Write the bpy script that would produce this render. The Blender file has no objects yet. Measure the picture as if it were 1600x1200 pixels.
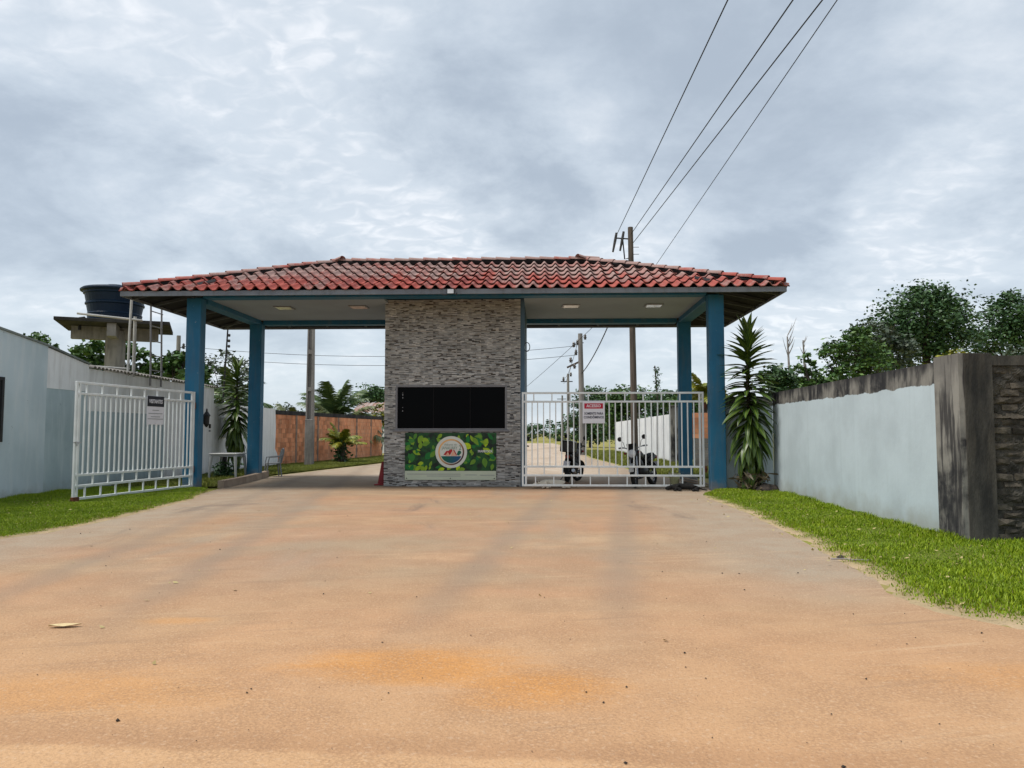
import bpy, bmesh, math, random
import numpy as np
from mathutils import Vector, Matrix, Euler
R=math.radians; PI=math.pi
S=bpy.context.scene; COL=S.collection
random.seed(7); RNG=np.random.default_rng(11)

# ------------------------------------------------------------------ camera
cam=bpy.data.objects.new('camera',bpy.data.cameras.new('camera')); COL.objects.link(cam)
cam.location=(0,0,1.4); cam.rotation_euler=(R(90)+math.atan(77/1200),0,math.atan(47/1200))
cam.data.sensor_width=36; cam.data.lens=27; cam.data.clip_end=3000; cam.data.clip_start=.05
S.camera=cam
S.render.resolution_x=1024; S.render.resolution_y=768
S.view_settings.view_transform='Standard'; S.view_settings.look='None'
S.view_settings.gamma=1; S.view_settings.use_curve_mapping=False
S.view_settings.exposure=1.32

# ------------------------------------------------------------------ node helper
class NT:
    def __init__(s,nt): s.t=nt; s.n=nt.nodes; s.n.clear()
    def add(s,typ,**k):
        n=s.n.new(typ)
        for a,b in k.items():
            if a.startswith('i_'):
                s.set(n,a[2:].replace('_',' '),b)
            else: setattr(n,a,b)
        return n
    def set(s,n,key,val):
        if isinstance(key,str) and key.isdigit(): key=int(key)
        sk=n.inputs[key]
        if isinstance(val,bpy.types.NodeSocket): s.t.links.new(val,sk)
        else: sk.default_value=val
    def noise(s,vec,scale,detail=4,rough=.55,dist=0):
        n=s.add('ShaderNodeTexNoise'); s.set(n,'Scale',scale); s.set(n,'Detail',detail); s.set(n,'Roughness',rough); s.set(n,'Distortion',dist)
        if vec is not None: s.set(n,'Vector',vec)
        return n.outputs['Fac']
    def ramp(s,fac,a,b):
        n=s.add('ShaderNodeMapRange'); n.interpolation_type='SMOOTHSTEP'; s.set(n,0,fac); s.set(n,1,a); s.set(n,2,b); return n.outputs[0]
    def mix(s,f,a,b,mode='MIX'):
        n=s.add('ShaderNodeMix',data_type='RGBA',blend_type=mode)
        s.set(n,0,f)
        for k,v in((6,a),(7,b)):
            if not isinstance(v,bpy.types.NodeSocket): v=tuple(v)+((1,) if len(v)==3 else ())
            s.set(n,k,v)
        return n.outputs[2]
    def math(s,op,a,b=0.,c=None):
        n=s.add('ShaderNodeMath',operation=op); s.set(n,0,a); s.set(n,1,b)
        if c is not None: s.set(n,2,c)
        return n.outputs[0]
    def vmul(s,v,xyz):
        n=s.add('ShaderNodeVectorMath',operation='MULTIPLY'); s.set(n,0,v); s.set(n,1,xyz); return n.outputs[0]
    def pos(s): return s.add('ShaderNodeNewGeometry').outputs['Position']
    def sep(s,v):
        n=s.add('ShaderNodeSeparateXYZ'); s.set(n,0,v); return n.outputs
    def bump(s,h,strength,dist=.02):
        n=s.add('ShaderNodeBump'); s.set(n,'Strength',strength); s.set(n,'Distance',dist); s.set(n,'Height',h); return n.outputs[0]
    def out(s,color,rough=.8,spec=.3,metal=0,normal=None,**extra):
        b=s.add('ShaderNodeBsdfPrincipled')
        if not isinstance(color,bpy.types.NodeSocket): color=tuple(color)+(1,)
        s.set(b,'Base Color',color); s.set(b,'Roughness',rough); s.set(b,'Specular IOR Level',spec); s.set(b,'Metallic',metal)
        if normal is not None: s.set(b,'Normal',normal)
        for k,v in extra.items(): s.set(b,k.replace('_',' '),v)
        o=s.add('ShaderNodeOutputMaterial'); s.t.links.new(b.outputs[0],o.inputs[0]); return b

# ------------------------------------------------------------------ sky
W=bpy.data.worlds.new('World'); S.world=W; W.use_nodes=True
SKYOFF=(19.8,3.0,6.)
SUN_EL=R(66); SUN_AZ=R(-112)      # azimuth from +Y, clockwise positive: sun high on the left
n=NT(W.node_tree)
sky=n.add('ShaderNodeTexSky',sky_type='NISHITA',sun_disc=False); sky.sun_elevation=SUN_EL; sky.sun_rotation=SUN_AZ
tc=n.add('ShaderNodeTexCoord').outputs['Generated']
sx,sy,sz=n.sep(tc)
den=n.math('ADD',n.math('MAXIMUM',sz,0.0),0.30)
cb=n.add('ShaderNodeCombineXYZ'); n.set(cb,0,n.math('DIVIDE',sx,den)); n.set(cb,1,n.math('DIVIDE',sy,den)); n.set(cb,2,0.37)
cv=cb.outputs[0]
off=n.add('ShaderNodeVectorMath',operation='ADD'); n.set(off,0,cv); n.set(off,1,SKYOFF); cv=off.outputs[0]
big=n.noise(cv,.85,3,.5,.4)
mid=n.noise(cv,2.8,8,.6,.15)
fine=n.noise(n.vmul(cv,(1,1.4,1)),16,3,.5,.6)
cl=n.math('ADD',n.math('MULTIPLY',big,.62),n.math('MULTIPLY',mid,.38))
rip=n.math('POWER',n.ramp(fine,.36,.74),1.3)
dark=(1.80,2.08,2.42); pale=(2.65,2.95,3.25); white=(4.15,4.2,4.3)
c=n.mix(n.ramp(cl,.42,.55),n.mix(n.ramp(mid,.34,.60),dark,(2.28,2.58,2.92)),pale)
c=n.mix(n.math('MULTIPLY',n.ramp(mid,.52,.74),.25),c,white)
c=n.mix(n.math('MULTIPLY',n.ramp(cl,.475,.60),n.math('MULTIPLY_ADD',rip,.78,.10)),c,white)
hz=n.ramp(sz,.24,.02)
c=n.mix(n.math('MULTIPLY',hz,.5),c,(2.85,3.2,3.5))
c=n.mix(.93,sky.outputs[0],c)
bg=n.add('ShaderNodeBackground'); n.set(bg,0,c); n.set(bg,1,.1)
wo=n.add('ShaderNodeOutputWorld'); n.t.links.new(bg.outputs[0],wo.inputs[0])
# ------------------------------------------------------------------ sun (veiled by cloud)
sun=bpy.data.objects.new('sun',bpy.data.lights.new('sun','SUN')); COL.objects.link(sun)
sun.data.energy=1.5; sun.data.angle=R(18); sun.data.color=(1,.95,.87)
sd=Vector((math.sin(SUN_AZ)*math.cos(SUN_EL),math.cos(SUN_AZ)*math.cos(SUN_EL),math.sin(SUN_EL)))
sun.rotation_euler=sd.to_track_quat('Z','Y').to_euler()

# ------------------------------------------------------------------ materials
MATS={}
def newmat(name):
    m=bpy.data.materials.new(name); m.use_nodes=True; MATS[name]=m; return NT(m.node_tree)
def simple(name,c1,c2=None,scale=4,rough=.75,spec=.3,metal=0,bump=0,bscale=60,rnd=0,stretch=(1,1,1),lo=.35,hi=.65,tone=False,trans=0,dirt=None):
    t=newmat(name); p=t.vmul(t.pos(),stretch)
    c2=c2 or tuple(x*.8 for x in c1)
    if tone:
        a=t.add('ShaderNodeAttribute',attribute_name='tone').outputs['Fac']
        c=t.mix(a,c1,c2)
        c=t.mix(t.math('MULTIPLY',t.ramp(t.noise(p,scale),lo,hi),.25),c,tuple(x*.6 for x in c1))
    else: c=t.mix(t.ramp(t.noise(p,scale),lo,hi),c1,c2)
    if rnd:
        r=t.add('ShaderNodeObjectInfo').outputs['Random']
        h=t.add('ShaderNodeHueSaturation'); t.set(h,'Value',t.math('MULTIPLY_ADD',r,rnd,1-rnd/2)); t.set(h,'Color',c); c=h.outputs[0]
    if dirt:
        z=t.sep(t.pos())[2]
        d=t.math('MULTIPLY',t.ramp(t.noise(t.vmul(t.pos(),(6,6,.8)),1.2,5),.42,.75),dirt[3])
        c=t.mix(d,c,dirt[:3])
    nm=t.bump(t.noise(p,bscale,5),bump) if bump else None
    ex={}
    if trans: ex=dict(Subsurface_Weight=0.)
    t.out(c,rough,spec,metal,nm,**ex)
    return MATS[name]
blue=simple('blue_paint',(.016,.135,.245),(.012,.11,.205),1.2,.6,.3,bump=.12,bscale=14,dirt=(.08,.13,.17,.45))
def muddy(m,col,h=.45,amt=.6):
    t=NT.__new__(NT); t.t=m.node_tree; t.n=m.node_tree.nodes
    b=[q for q in t.n if q.type=='BSDF_PRINCIPLED'][0]; src=b.inputs['Base Color'].links[0].from_socket; p=t.pos()
    e=t.math('ADD',t.sep(p)[2],t.math('MULTIPLY',t.noise(p,5,6,.65),h*1.4))
    chip=t.math('MULTIPLY',t.ramp(t.noise(p,7,5,.7),.66,.70),.6)
    c=t.mix(t.math('MULTIPLY',t.ramp(e,h*1.5,h*.6),amt),src,col); c=t.mix(chip,c,(.20,.26,.29)); t.set(b,'Base Color',c)
muddy(blue,(.22,.17,.13))
navy=simple('body_blue',(.07,.13,.19),(.06,.11,.16),2,.6,.3)
whitem=simple('white_metal',(.72,.75,.75),(.64,.68,.68),3,.42,.4,dirt=(.35,.27,.2,.18))
rust=simple('rust',(.16,.06,.03),(.08,.03,.02),20,.9,.2)
grey_fascia=simple('fascia_grey',(.19,.21,.235),(.15,.165,.19),1.2,.6,.3,stretch=(1,1,3),dirt=(.06,.06,.06,.35))
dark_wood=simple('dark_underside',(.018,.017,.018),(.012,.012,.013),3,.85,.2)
rafter_m=simple('rafter_grey',(.07,.077,.085),(.05,.055,.06),3,.7,.3)
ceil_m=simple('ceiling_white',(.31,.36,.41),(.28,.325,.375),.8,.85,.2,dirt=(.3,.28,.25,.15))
glass_dark=simple('dark_glass',(.0015,.0015,.002),(.002,.002,.0025),1,.1,.04)
alu=simple('aluminium_grey',(.19,.19,.20),(.16,.16,.17),4,.45,.4)
black=simple('black_plastic',(.010,.010,.011),(.016,.016,.017),6,.42,.35)
rubber=simple('rubber',(.014,.014,.014),(.022,.021,.02),12,.85,.2)
chrome=simple('chrome',(.34,.345,.36),(.27,.27,.28),8,.22,.5,metal=.9)
lampglass=simple('lamp_glass',(.62,.64,.66),(.5,.52,.55),8,.12,.6)
red_p=simple('red_lens',(.35,.02,.02),(.25,.01,.01),8,.25,.5)
concrete=simple('concrete',(.27,.255,.235),(.17,.16,.15),1.6,.9,.2,bump=.3,bscale=30,dirt=(.05,.048,.045,.5))
pole_conc=simple('pole_concrete',(.25,.235,.22),(.15,.14,.13),1.4,.9,.2,bump=.3,stretch=(1,1,.3))
pole_wood=simple('pole_wood',(.13,.105,.085),(.075,.062,.052),2,.9,.2,bump=.4,bscale=30,stretch=(4,4,.4))
kerb_m=simple('kerb_concrete',(.36,.28,.21),(.26,.20,.155),2,.9,.2,bump=.3,bscale=30)
plaster_white=simple('white_plaster',(.80,.82,.83),(.72,.74,.75),1.1,.85,.2,bump=.12,bscale=18,dirt=(.30,.28,.25,.30))
plaster_bright=simple('bright_plaster',(.80,.81,.82),(.72,.735,.75),1.0,.85,.2,bump=.1,bscale=14,dirt=(.33,.30,.27,.25))
tank_blue=simple('tank_blue',(.003,.014,.032),(.004,.018,.04),2,.45,.2)
pvc=simple('pvc_white',(.50,.50,.48),(.40,.40,.38),3,.5,.3)
plastic_w=simple('plastic_white',(.42,.43,.43),(.36,.37,.37),3,.5,.35)
plastic_g=simple('plastic_grey',(.22,.24,.25),(.18,.19,.20),3,.5,.35)
wire_m=simple('wire_black',(.012,.013,.016),(.02,.02,.022),3,.6,.3)
insul=simple('insulator_dark',(.03,.026,.025),(.05,.045,.04),9,.35,.4)
sign_white=simple('sign_white',(.70,.70,.74),(.66,.66,.70),5,.45,.35)
sign_black=simple('sign_black',(.008,.009,.014),(.012,.012,.018),5,.45,.35)
sign_red=simple('sign_red',(.46,.006,.035),(.42,.006,.03),5,.45,.35)
ink=simple('ink_dark',(.02,.025,.05),(.02,.025,.05),5,.5,.3)
ink_grey=simple('ink_grey',(.28,.30,.30),(.25,.27,.27),5,.5,.3)
cone_red=simple('cone_red',(.28,.03,.03),(.2,.02,.025),6,.6,.3)
roof_sheet=simple('rusty_sheet',(.36,.31,.29),(.24,.12,.08),2.0,.7,.3,stretch=(3,.25,.25))
trunk_m=simple('bark',(.10,.08,.065),(.055,.045,.038),5,.9,.2,bump=.4,bscale=25,stretch=(1,1,.4))
dead_m=simple('dead_bark',(.30,.28,.27),(.2,.185,.18),5,.9,.2)
def leafmat(name,a,b,rough=.5,spec=.35): return simple(name,a,b,1.2,rough,spec,tone=True)
leaf_dark=leafmat('leaf_dark',(.024,.066,.024),(.085,.165,.05))
leaf_mid=leafmat('leaf_mid',(.032,.085,.02),(.12,.21,.045))
leaf_grey=leafmat('leaf_greygreen',(.05,.075,.05),(.12,.15,.10))
leaf_yel=leafmat('leaf_yellow',(.09,.13,.012),(.30,.27,.02))
leaf_palm=leafmat('leaf_palm',(.03,.07,.022),(.12,.17,.05))
leaf_palm_dry=leafmat('leaf_palm_dry',(.06,.085,.03),(.18,.19,.07))
leaf_drac=leafmat('leaf_dracaena',(.020,.058,.014),(.20,.28,.03),.38,.45)
leaf_dry=leafmat('leaf_dry',(.10,.075,.045),(.17,.14,.09))
grass_m=leafmat('grass',(.10,.19,.004),(.32,.40,.012),.55,.3)
grass_far=leafmat('grass_far',(.10,.14,.015),(.27,.27,.05),.6,.3)
clay=simple('clay_block',(.72,.325,.175),(.58,.235,.12),2.2,.9,.2,bump=.3,bscale=50,rnd=.5,dirt=(.55,.42,.30,.35))
mortar=simple('mortar',(.46,.37,.29),(.36,.28,.22),6,.95,.1,bump=.3)
rough_brick=simple('rough_brick',(.135,.115,.09),(.055,.05,.042),4,.95,.1,bump=.8,bscale=28,rnd=.7,dirt=(.02,.022,.018,.7))
rough_mortar=simple('rough_mortar',(.085,.078,.066),(.04,.038,.033),7,.95,.1,bump=.9,bscale=22)
fur_black=simple('fur_black',(.008,.008,.008),(.016,.014,.013),20,.8,.25,bump=.3,bscale=150)
fur_pale=simple('fur_pale',(.80,.72,.60),(.13,.075,.05),4.5,.9,.15,bump=.3,bscale=150,lo=.55,hi=.60)
stone_m=simple('dark_stone',(.035,.03,.027),(.07,.055,.045),12,.9,.2)

def stone_clad():
    t=newmat('ledger_stone'); a=t.add('ShaderNodeAttribute',attribute_name='tone').outputs['Fac']
    p=t.pos()
    cr=t.add('ShaderNodeValToRGB'); e=cr.color_ramp.elements
    e[0].position=0; e[0].color=(.04,.039,.04,1); e[1].position=1; e[1].color=(.64,.63,.60,1)
    for q,c in((.2,(.11,.112,.112,1)),(.5,(.34,.34,.33,1)),(.78,(.52,.515,.495,1))):
        x=e.new(q); x.color=c
    t.set(cr,0,a)
    c=t.mix(t.math('MULTIPLY',t.ramp(t.noise(t.vmul(p,(1,1,4)),9,5),.45,.75),.35),cr.outputs[0],(.10,.095,.09))
    c=t.mix(t.math('MULTIPLY',t.ramp(t.noise(p,1.3,4),.55,.75),.22),c,(.15,.12,.075))
    t.out(c,.8,.25,0,t.bump(t.noise(p,70,5),.35))
    return MATS['ledger_stone']
stone_m2=stone_clad()

def tile_mat():
    t=newmat('clay_roof_tile'); p=t.pos(); r=t.add('ShaderNodeObjectInfo').outputs['Random']
    z=t.sep(p)[2]
    c=t.mix(r,(.36,.095,.078),(.21,.066,.062))
    c=t.mix(t.math('MULTIPLY',t.ramp(t.noise(p,5,4),.45,.75),.5),c,(.38,.12,.085))
    # pale lichen, thickest on the upper courses, and black mould
    l=t.math('ADD',t.math('MULTIPLY_ADD',t.noise(p,.8,3),.5,.25),t.math('MULTIPLY',t.noise(p,8,6,.7),.62))
    l=t.math('ADD',l,t.math('MULTIPLY',r,.22))
    up=t.math('MULTIPLY',t.ramp(z,5.15,5.75),.20)
    lm=t.math('MULTIPLY',t.ramp(t.math('ADD',l,up),.87,1.16),.70)
    c=t.mix(lm,c,(.34,.28,.255))
    c=t.mix(t.math('MULTIPLY',t.ramp(t.noise(p,9,6,.7),.54,.74),.6),c,(.08,.055,.05))
    t.out(c,.92,.08,0,t.bump(t.noise(p,45,5),.35))
    return MATS['clay_roof_tile']
tile_m=tile_mat()

def road_mat():
    t=newmat('dusty_road'); p=t.pos(); x,y,z=t.sep(p)
    st=t.vmul(p,(.25,1,1))
    base=t.mix(t.ramp(t.noise(st,.55,5),.35,.68),(.345,.255,.17),(.37,.235,.145))
    # far lane is pale dusty concrete, front apron reddish asphalt
    far=t.ramp(y,19,27)
    base=t.mix(t.math('MULTIPLY',t.ramp(t.noise(t.vmul(p,(.6,.9,1)),.42,6,.62,.8),.42,.70),.55),base,(.45,.23,.135))
    base=t.mix(t.math('MULTIPLY',t.ramp(t.noise(t.vmul(p,(.35,.7,1)),1.1,6,.62,.5),.5,.7),.5),base,(.52,.345,.205))
    base=t.mix(t.math('MULTIPLY',t.ramp(y,9.5,3.5),.75),base,(.52,.305,.16))
    base=t.mix(far,base,(.47,.40,.325))
    # grey worn wheel tracks along the edges
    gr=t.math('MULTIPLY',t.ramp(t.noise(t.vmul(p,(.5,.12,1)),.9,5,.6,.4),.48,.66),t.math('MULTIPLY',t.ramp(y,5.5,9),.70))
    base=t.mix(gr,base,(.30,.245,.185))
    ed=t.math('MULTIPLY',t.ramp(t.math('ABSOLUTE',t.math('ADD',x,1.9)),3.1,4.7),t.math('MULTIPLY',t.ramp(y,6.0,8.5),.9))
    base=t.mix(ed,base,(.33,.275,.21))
    # orange sand washed across the street in front
    sm=t.noise(t.vmul(p,(.32,.8,1)),1.0,6,.6,.6)
    def spot(cx,cy,rx,ry):
        dx=t.math('DIVIDE',t.math('SUBTRACT',x,cx),rx); dy=t.math('DIVIDE',t.math('SUBTRACT',y,cy),ry)
        d=t.math('SQRT',t.math('ADD',t.math('MULTIPLY',dx,dx),t.math('MULTIPLY',dy,dy)))
        return t.ramp(t.math('ADD',d,t.math('MULTIPLY',t.math('SUBTRACT',t.noise(st,2.2,6,.65),.5),1.6)),1.0,.25)
    sp1=t.math('MAXIMUM',spot(-.75,4.75,1.0,.5),spot(.0,4.35,.7,.45))
    sa=t.math('MAXIMUM',sp1,t.math('MULTIPLY',t.math('MAXIMUM',spot(-2.6,4.2,1.3,.6),t.math('MAXIMUM',spot(-2.75,5.75,.4,.18),spot(3.2,4.6,1.6,.4))),.5))
    base=t.mix(t.math('MULTIPLY',sa,.75),base,(.57,.265,.075))
    wv=t.add('ShaderNodeTexWave',wave_type='BANDS',bands_direction='Y'); t.set(wv,'Scale',4.5); t.set(wv,'Distortion',5.); t.set(wv,'Detail',3.); 
    rot=t.add('ShaderNodeVectorRotate',rotation_type='Z_AXIS'); t.set(rot,0,p); t.set(rot,'Angle',R(18)); t.set(wv,'Vector',rot.outputs[0])
    base=t.mix(t.math('MULTIPLY',wv.outputs['Fac'],t.math('MULTIPLY',sp1,.10)),base,(.30,.12,.035))
    # older, smoother surfacing begins in front of a crumbled edge
    eg=t.math('ADD',y,t.math('MULTIPLY',t.math('SUBTRACT',t.noise(p,1.3,6,.65),.5),.35)); eg=t.math('ADD',eg,t.math('MULTIPLY',x,.035))
    base=t.mix(t.math('MULTIPLY',t.ramp(eg,3.42,3.36),.35),base,(.60,.39,.215))
    crumb=t.math('MULTIPLY',t.ramp(eg,3.36,3.44),t.ramp(eg,3.75,3.46))
    base=t.mix(t.math('MULTIPLY',crumb,.32),base,(.30,.165,.09))
    coarse=t.add('ShaderNodeTexVoronoi'); t.set(coarse,'Scale',60.); t.set(coarse,'Vector',p)
    base=t.mix(t.math('MULTIPLY',t.math('MULTIPLY',t.ramp(coarse.outputs['Distance'],.28,.62),t.ramp(t.noise(p,1.7,5),.38,.6)),.38),base,(.27,.155,.09))
    # grit
    g=t.noise(p,55,4,.7)
    base=t.mix(t.math('MULTIPLY',t.ramp(g,.47,.66),.38),base,(.26,.15,.085))
    base=t.mix(t.math('MULTIPLY',t.ramp(t.noise(p,34,3,.6),.54,.72),.45),base,(.56,.40,.27))
    # faint tyre tracks curving towards the two gates
    for cx,sl,off in((-.3,.10,.0),(1.25,.11,.0),(-4.2,-.16,.0),(-5.6,-.17,.0)):
        xx=t.math('SUBTRACT',x,t.math('ADD',cx,t.math('MULTIPLY',t.math('SUBTRACT',y,12.),sl)))
        tr_=t.ramp(t.math('ADD',t.math('ABSOLUTE',xx),t.math('MULTIPLY',t.noise(p,1.4,4),.35)),.52,.18)
        base=t.mix(t.math('MULTIPLY',tr_,t.math('MULTIPLY',t.ramp(y,4.0,8),.48)),base,(.245,.19,.145))
    # swept curving scuffs left by turning wheels
    vr=t.add('ShaderNodeVectorRotate',rotation_type='Z_AXIS'); t.set(vr,0,p); t.set(vr,'Angle',R(-14))
    sc_=t.noise(t.vmul(vr.outputs[0],(.35,5.5,1)),1.0,6,.7,.5)
    base=t.mix(t.math('MULTIPLY',t.math('MULTIPLY',t.ramp(sc_,.54,.70),t.ramp(t.noise(p,.5,4),.42,.62)),.45),base,(.25,.165,.11))
    base=t.mix(t.math('MULTIPLY',t.math('MULTIPLY',t.ramp(sc_,.46,.32),t.ramp(t.noise(p,.6,4),.45,.6)),.35),base,(.55,.40,.26))
    # damp dark skid patches
    dk=t.math('MULTIPLY',t.ramp(t.noise(t.vmul(p,(.9,.28,1)),.8,6,.65,.5),.56,.72),t.math('MULTIPLY',t.ramp(y,7,11),t.ramp(y,24,20)))
    base=t.mix(t.math('MULTIPLY',dk,.6),base,(.16,.125,.105))
    h=t.math('ADD',t.math('ADD',t.noise(p,70,4,.7),t.math('MULTIPLY',coarse.outputs['Distance'],-.4)),t.math('MULTIPLY',t.noise(p,7,5),1.3))
    t.out(base,.93,.12,0,t.bump(h,.42,.03))
    return MATS['dusty_road']
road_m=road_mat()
ground_m=simple('dry_grass_ground',(.20,.21,.04),(.27,.22,.09),.5,.95,.1,bump=.4,bscale=20)
verge_m=simple('verge_soil',(.12,.15,.025),(.42,.31,.20),2.5,.95,.1,bump=.5,bscale=30,tone=True)
bed_m=simple('bed_soil',(.12,.15,.025),(.22,.18,.08),2.5,.95,.1,bump=.5,bscale=30)
sand_m=simple('sand_edge',(.41,.30,.19),(.33,.24,.15),3,.95,.1,bump=.3)

def stained(name,paint,edge_z,fade):
    """concrete wall with black run-off streaks; painted below edge_z"""
    t=newmat(name); p=t.pos(); z=t.sep(p)[2]
    stv=t.vmul(p,(2.2,2.2,.55))
    n1=t.noise(stv,2.2,8,.68,.3); n2=t.noise(p,2.0,7,.62,.4)
    con=t.mix(t.ramp(t.math('ADD',t.math('MULTIPLY',n1,.5),t.math('MULTIPLY',n2,.5)),.40,.60),(.25,.24,.215),(.03,.03,.033))
    con=t.mix(t.math('MULTIPLY',t.ramp(t.math('ADD',z,t.math('MULTIPLY',t.noise(stv,3,6),.5)),2.42,2.66),.85),con,(.022,.022,.025))
    if paint:
        pc=t.mix(t.ramp(t.noise(p,.9,6,.6),.35,.7),paint,tuple(q*.86 for q in paint))
        pc=t.mix(t.math('MULTIPLY',t.ramp(t.noise(t.vmul(p,(7,7,.5)),1.1,5),.5,.8),.22),pc,(.33,.40,.42))
        pc=t.mix(t.math('MULTIPLY',t.ramp(t.math('ADD',z,t.math('MULTIPLY',t.noise(p,2.5),.6)),.75,.25),.65),pc,(.30,.30,.25))
        e=t.math('ADD',z,t.math('MULTIPLY',t.math('SUBTRACT',t.noise(p,3.5,5),.5),.12))
        con=t.mix(t.ramp(e,edge_z+.008,edge_z-.008),con,pc)
    else:
        # pale leached patch with a ragged lower boundary
        e=t.math('ADD',z,t.math('MULTIPLY',t.math('SUBTRACT',t.noise(p,2.6,6),.5),.9))
        con=t.mix(t.math('MULTIPLY',t.ramp(e,1.25,1.4),.5),con,(.31,.295,.265))
        con=t.mix(t.math('MULTIPLY',t.ramp(t.noise(t.vmul(p,(6,6,.6)),1.4,6),.47,.60),.85),con,(.028,.027,.03))
    t.out(con,.88,.2,0,t.bump(t.noise(p,14,6),.10))
    return MATS[name]
wall_blue=stained('painted_stained_wall',(.525,.615,.66),2.08,.1)
pillar_m=stained('stained_concrete',None,0,0)
mould_m=simple('mouldy_concrete',(.085,.08,.07),(.028,.028,.027),1.6,.92,.15,bump=.5,bscale=22,stretch=(2,2,.6),dirt=(.16,.14,.11,.35))
left_blue=simple('left_wall_blue',(.52,.61,.655),(.45,.54,.58),.8,.85,.2,bump=.15,bscale=8,dirt=(.62,.67,.69,.6))
muddy(left_blue,(.27,.27,.22),.4,.5)
left_band=simple('left_wall_lower',(.40,.495,.53),(.34,.43,.465),.9,.85,.2,bump=.15,bscale=12,dirt=(.55,.63,.65,.5))

muddy(left_band,(.25,.26,.22),.4,.5); muddy(plaster_bright,(.36,.31,.26),.4,.45)
# ------------------------------------------------------------------ mesh helpers
def link(name,me,mat=None,parent=None):
    o=bpy.data.objects.new(name,me); COL.objects.link(o)
    if mat is not None and me is not None and len(me.materials)==0: me.materials.append(mat)
    if parent is not None: o.parent=parent
    return o
def tag(o,label=None,cat=None,group=None,kind=None):
    if label: o['label']=label
    if cat: o['category']=cat
    if group: o['group']=group
    if kind: o['kind']=kind
    return o
def thing(name,loc,label,cat,group=None,rz=0):
    o=bpy.data.objects.new(name,None); COL.objects.link(o); o.location=loc; o.rotation_euler=(0,0,rz); o.empty_display_size=.2
    return tag(o,label,cat,group)
class MB:
    def __init__(s): s.v=[]; s.f=[]; s.t=[]
    def add(s,vs,fs,tone=None):
        b=len(s.v); s.v+= [tuple(q) for q in vs]; s.f+=[tuple(i+b for i in f) for f in fs]
        s.t+=[0. if tone is None else tone]*len(vs); return s
    def box(s,x0,x1,y0,y1,z0,z1,tone=None,M=None):
        vs=[(x,y,z) for z in(z0,z1) for y in(y0,y1) for x in(x0,x1)]
        if M is not None: vs=[M@Vector(v) for v in vs]
        return s.add(vs,[(0,2,3,1),(4,5,7,6),(0,1,5,4),(2,6,7,3),(0,4,6,2),(1,3,7,5)],tone)
    def cbox(s,x0,x1,y0,y1,z0,z1,c=.01,M=None):
        """box with chamfered edges"""
        bm=bmesh.new(); bmesh.ops.create_cube(bm,size=1)
        for v in bm.verts: v.co=Vector(((x0+x1)/2+v.co.x*(x1-x0),(y0+y1)/2+v.co.y*(y1-y0),(z0+z1)/2+v.co.z*(z1-z0)))
        bmesh.ops.bevel(bm,geom=bm.edges[:],offset=c,segments=1,affect='EDGES',profile=.5)
        bm.verts.index_update()
        vs=[(M@v.co if M is not None else v.co) for v in bm.verts]
        s.add(vs,[[v.index for v in f.verts] for f in bm.faces]); bm.free(); return s
    def tube(s,pts,rad,n=8,cap=True):
        pts=[Vector(p) for p in pts]
        if not hasattr(rad,'__len__'): rad=[rad]*len(pts)
        b=len(s.v); up=None
        for i,p in enumerate(pts):
            d=(pts[min(i+1,len(pts)-1)]-pts[max(i-1,0)]).normalized()
            if up is None: up=Vector((0,0,1)) if abs(d.z)<.9 else Vector((1,0,0))
            a=d.cross(up).normalized(); c=a.cross(d).normalized(); up=c
            for k in range(n):
                q=p+(a*math.cos(2*PI*k/n)+c*math.sin(2*PI*k/n))*rad[i]
                s.v.append(tuple(q)); s.t.append(0.)
        for i in range(len(pts)-1):
            for k in range(n):
                s.f.append((b+i*n+k,b+i*n+(k+1)%n,b+(i+1)*n+(k+1)%n,b+(i+1)*n+k))
        if cap:
            s.f.append(tuple(b+k for k in range(n))[::-1]); s.f.append(tuple(b+(len(pts)-1)*n+k for k in range(n)))
        return s
    def lathe(s,prof,n=24,M=None):
        b=len(s.v)
        for r,z in prof:
            for k in range(n):
                q=Vector((r*math.cos(2*PI*k/n),r*math.sin(2*PI*k/n),z))
                if M is not None: q=M@q
                s.v.append(tuple(q)); s.t.append(0.)
        for i in range(len(prof)-1):
            for k in range(n): s.f.append((b+i*n+k,b+i*n+(k+1)%n,b+(i+1)*n+(k+1)%n,b+(i+1)*n+k))
        s.f.append(tuple(b+k for k in range(n))[::-1]); s.f.append(tuple(b+(len(prof)-1)*n+k for k in range(n)))
        return s
    def poly(s,pts,z=None,tone=None):
        vs=[(p[0],p[1],z) if z is not None else p for p in pts]
        return s.add(vs,[tuple(range(len(vs)))],tone)
    def mesh(s,name,tone=False,smooth=False):
        me=bpy.data.meshes.new(name); me.from_pydata(s.v,[],s.f)
        if tone:
            a=me.attributes.new('tone','FLOAT','POINT'); a.data.foreach_set('value',np.array(s.t,dtype=np.float32))
        if smooth: me.polygons.foreach_set('use_smooth',[True]*len(me.polygons))
        me.update(); return me
    def build(s,name,mat,parent=None,tone=False,smooth=False): return link(name,s.mesh(name,tone,smooth),mat,parent)
def np_mesh(name,V,Fq,tone,mat,parent=None):
    me=bpy.data.meshes.new(name); k=Fq.shape[1]
    me.vertices.add(len(V)); me.vertices.foreach_set('co',V.astype(np.float32).ravel())
    me.loops.add(Fq.size); me.loops.foreach_set('vertex_index',Fq.astype(np.int32).ravel())
    me.polygons.add(len(Fq)); me.polygons.foreach_set('loop_start',np.arange(0,Fq.size,k,dtype=np.int32))
    me.polygons.foreach_set('loop_total',np.full(len(Fq),k,dtype=np.int32))
    a=me.attributes.new('tone','FLOAT','POINT'); a.data.foreach_set('value',tone.astype(np.float32))
    me.update(calc_edges=True); me.validate()
    return link(name,me,mat,parent)
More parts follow.
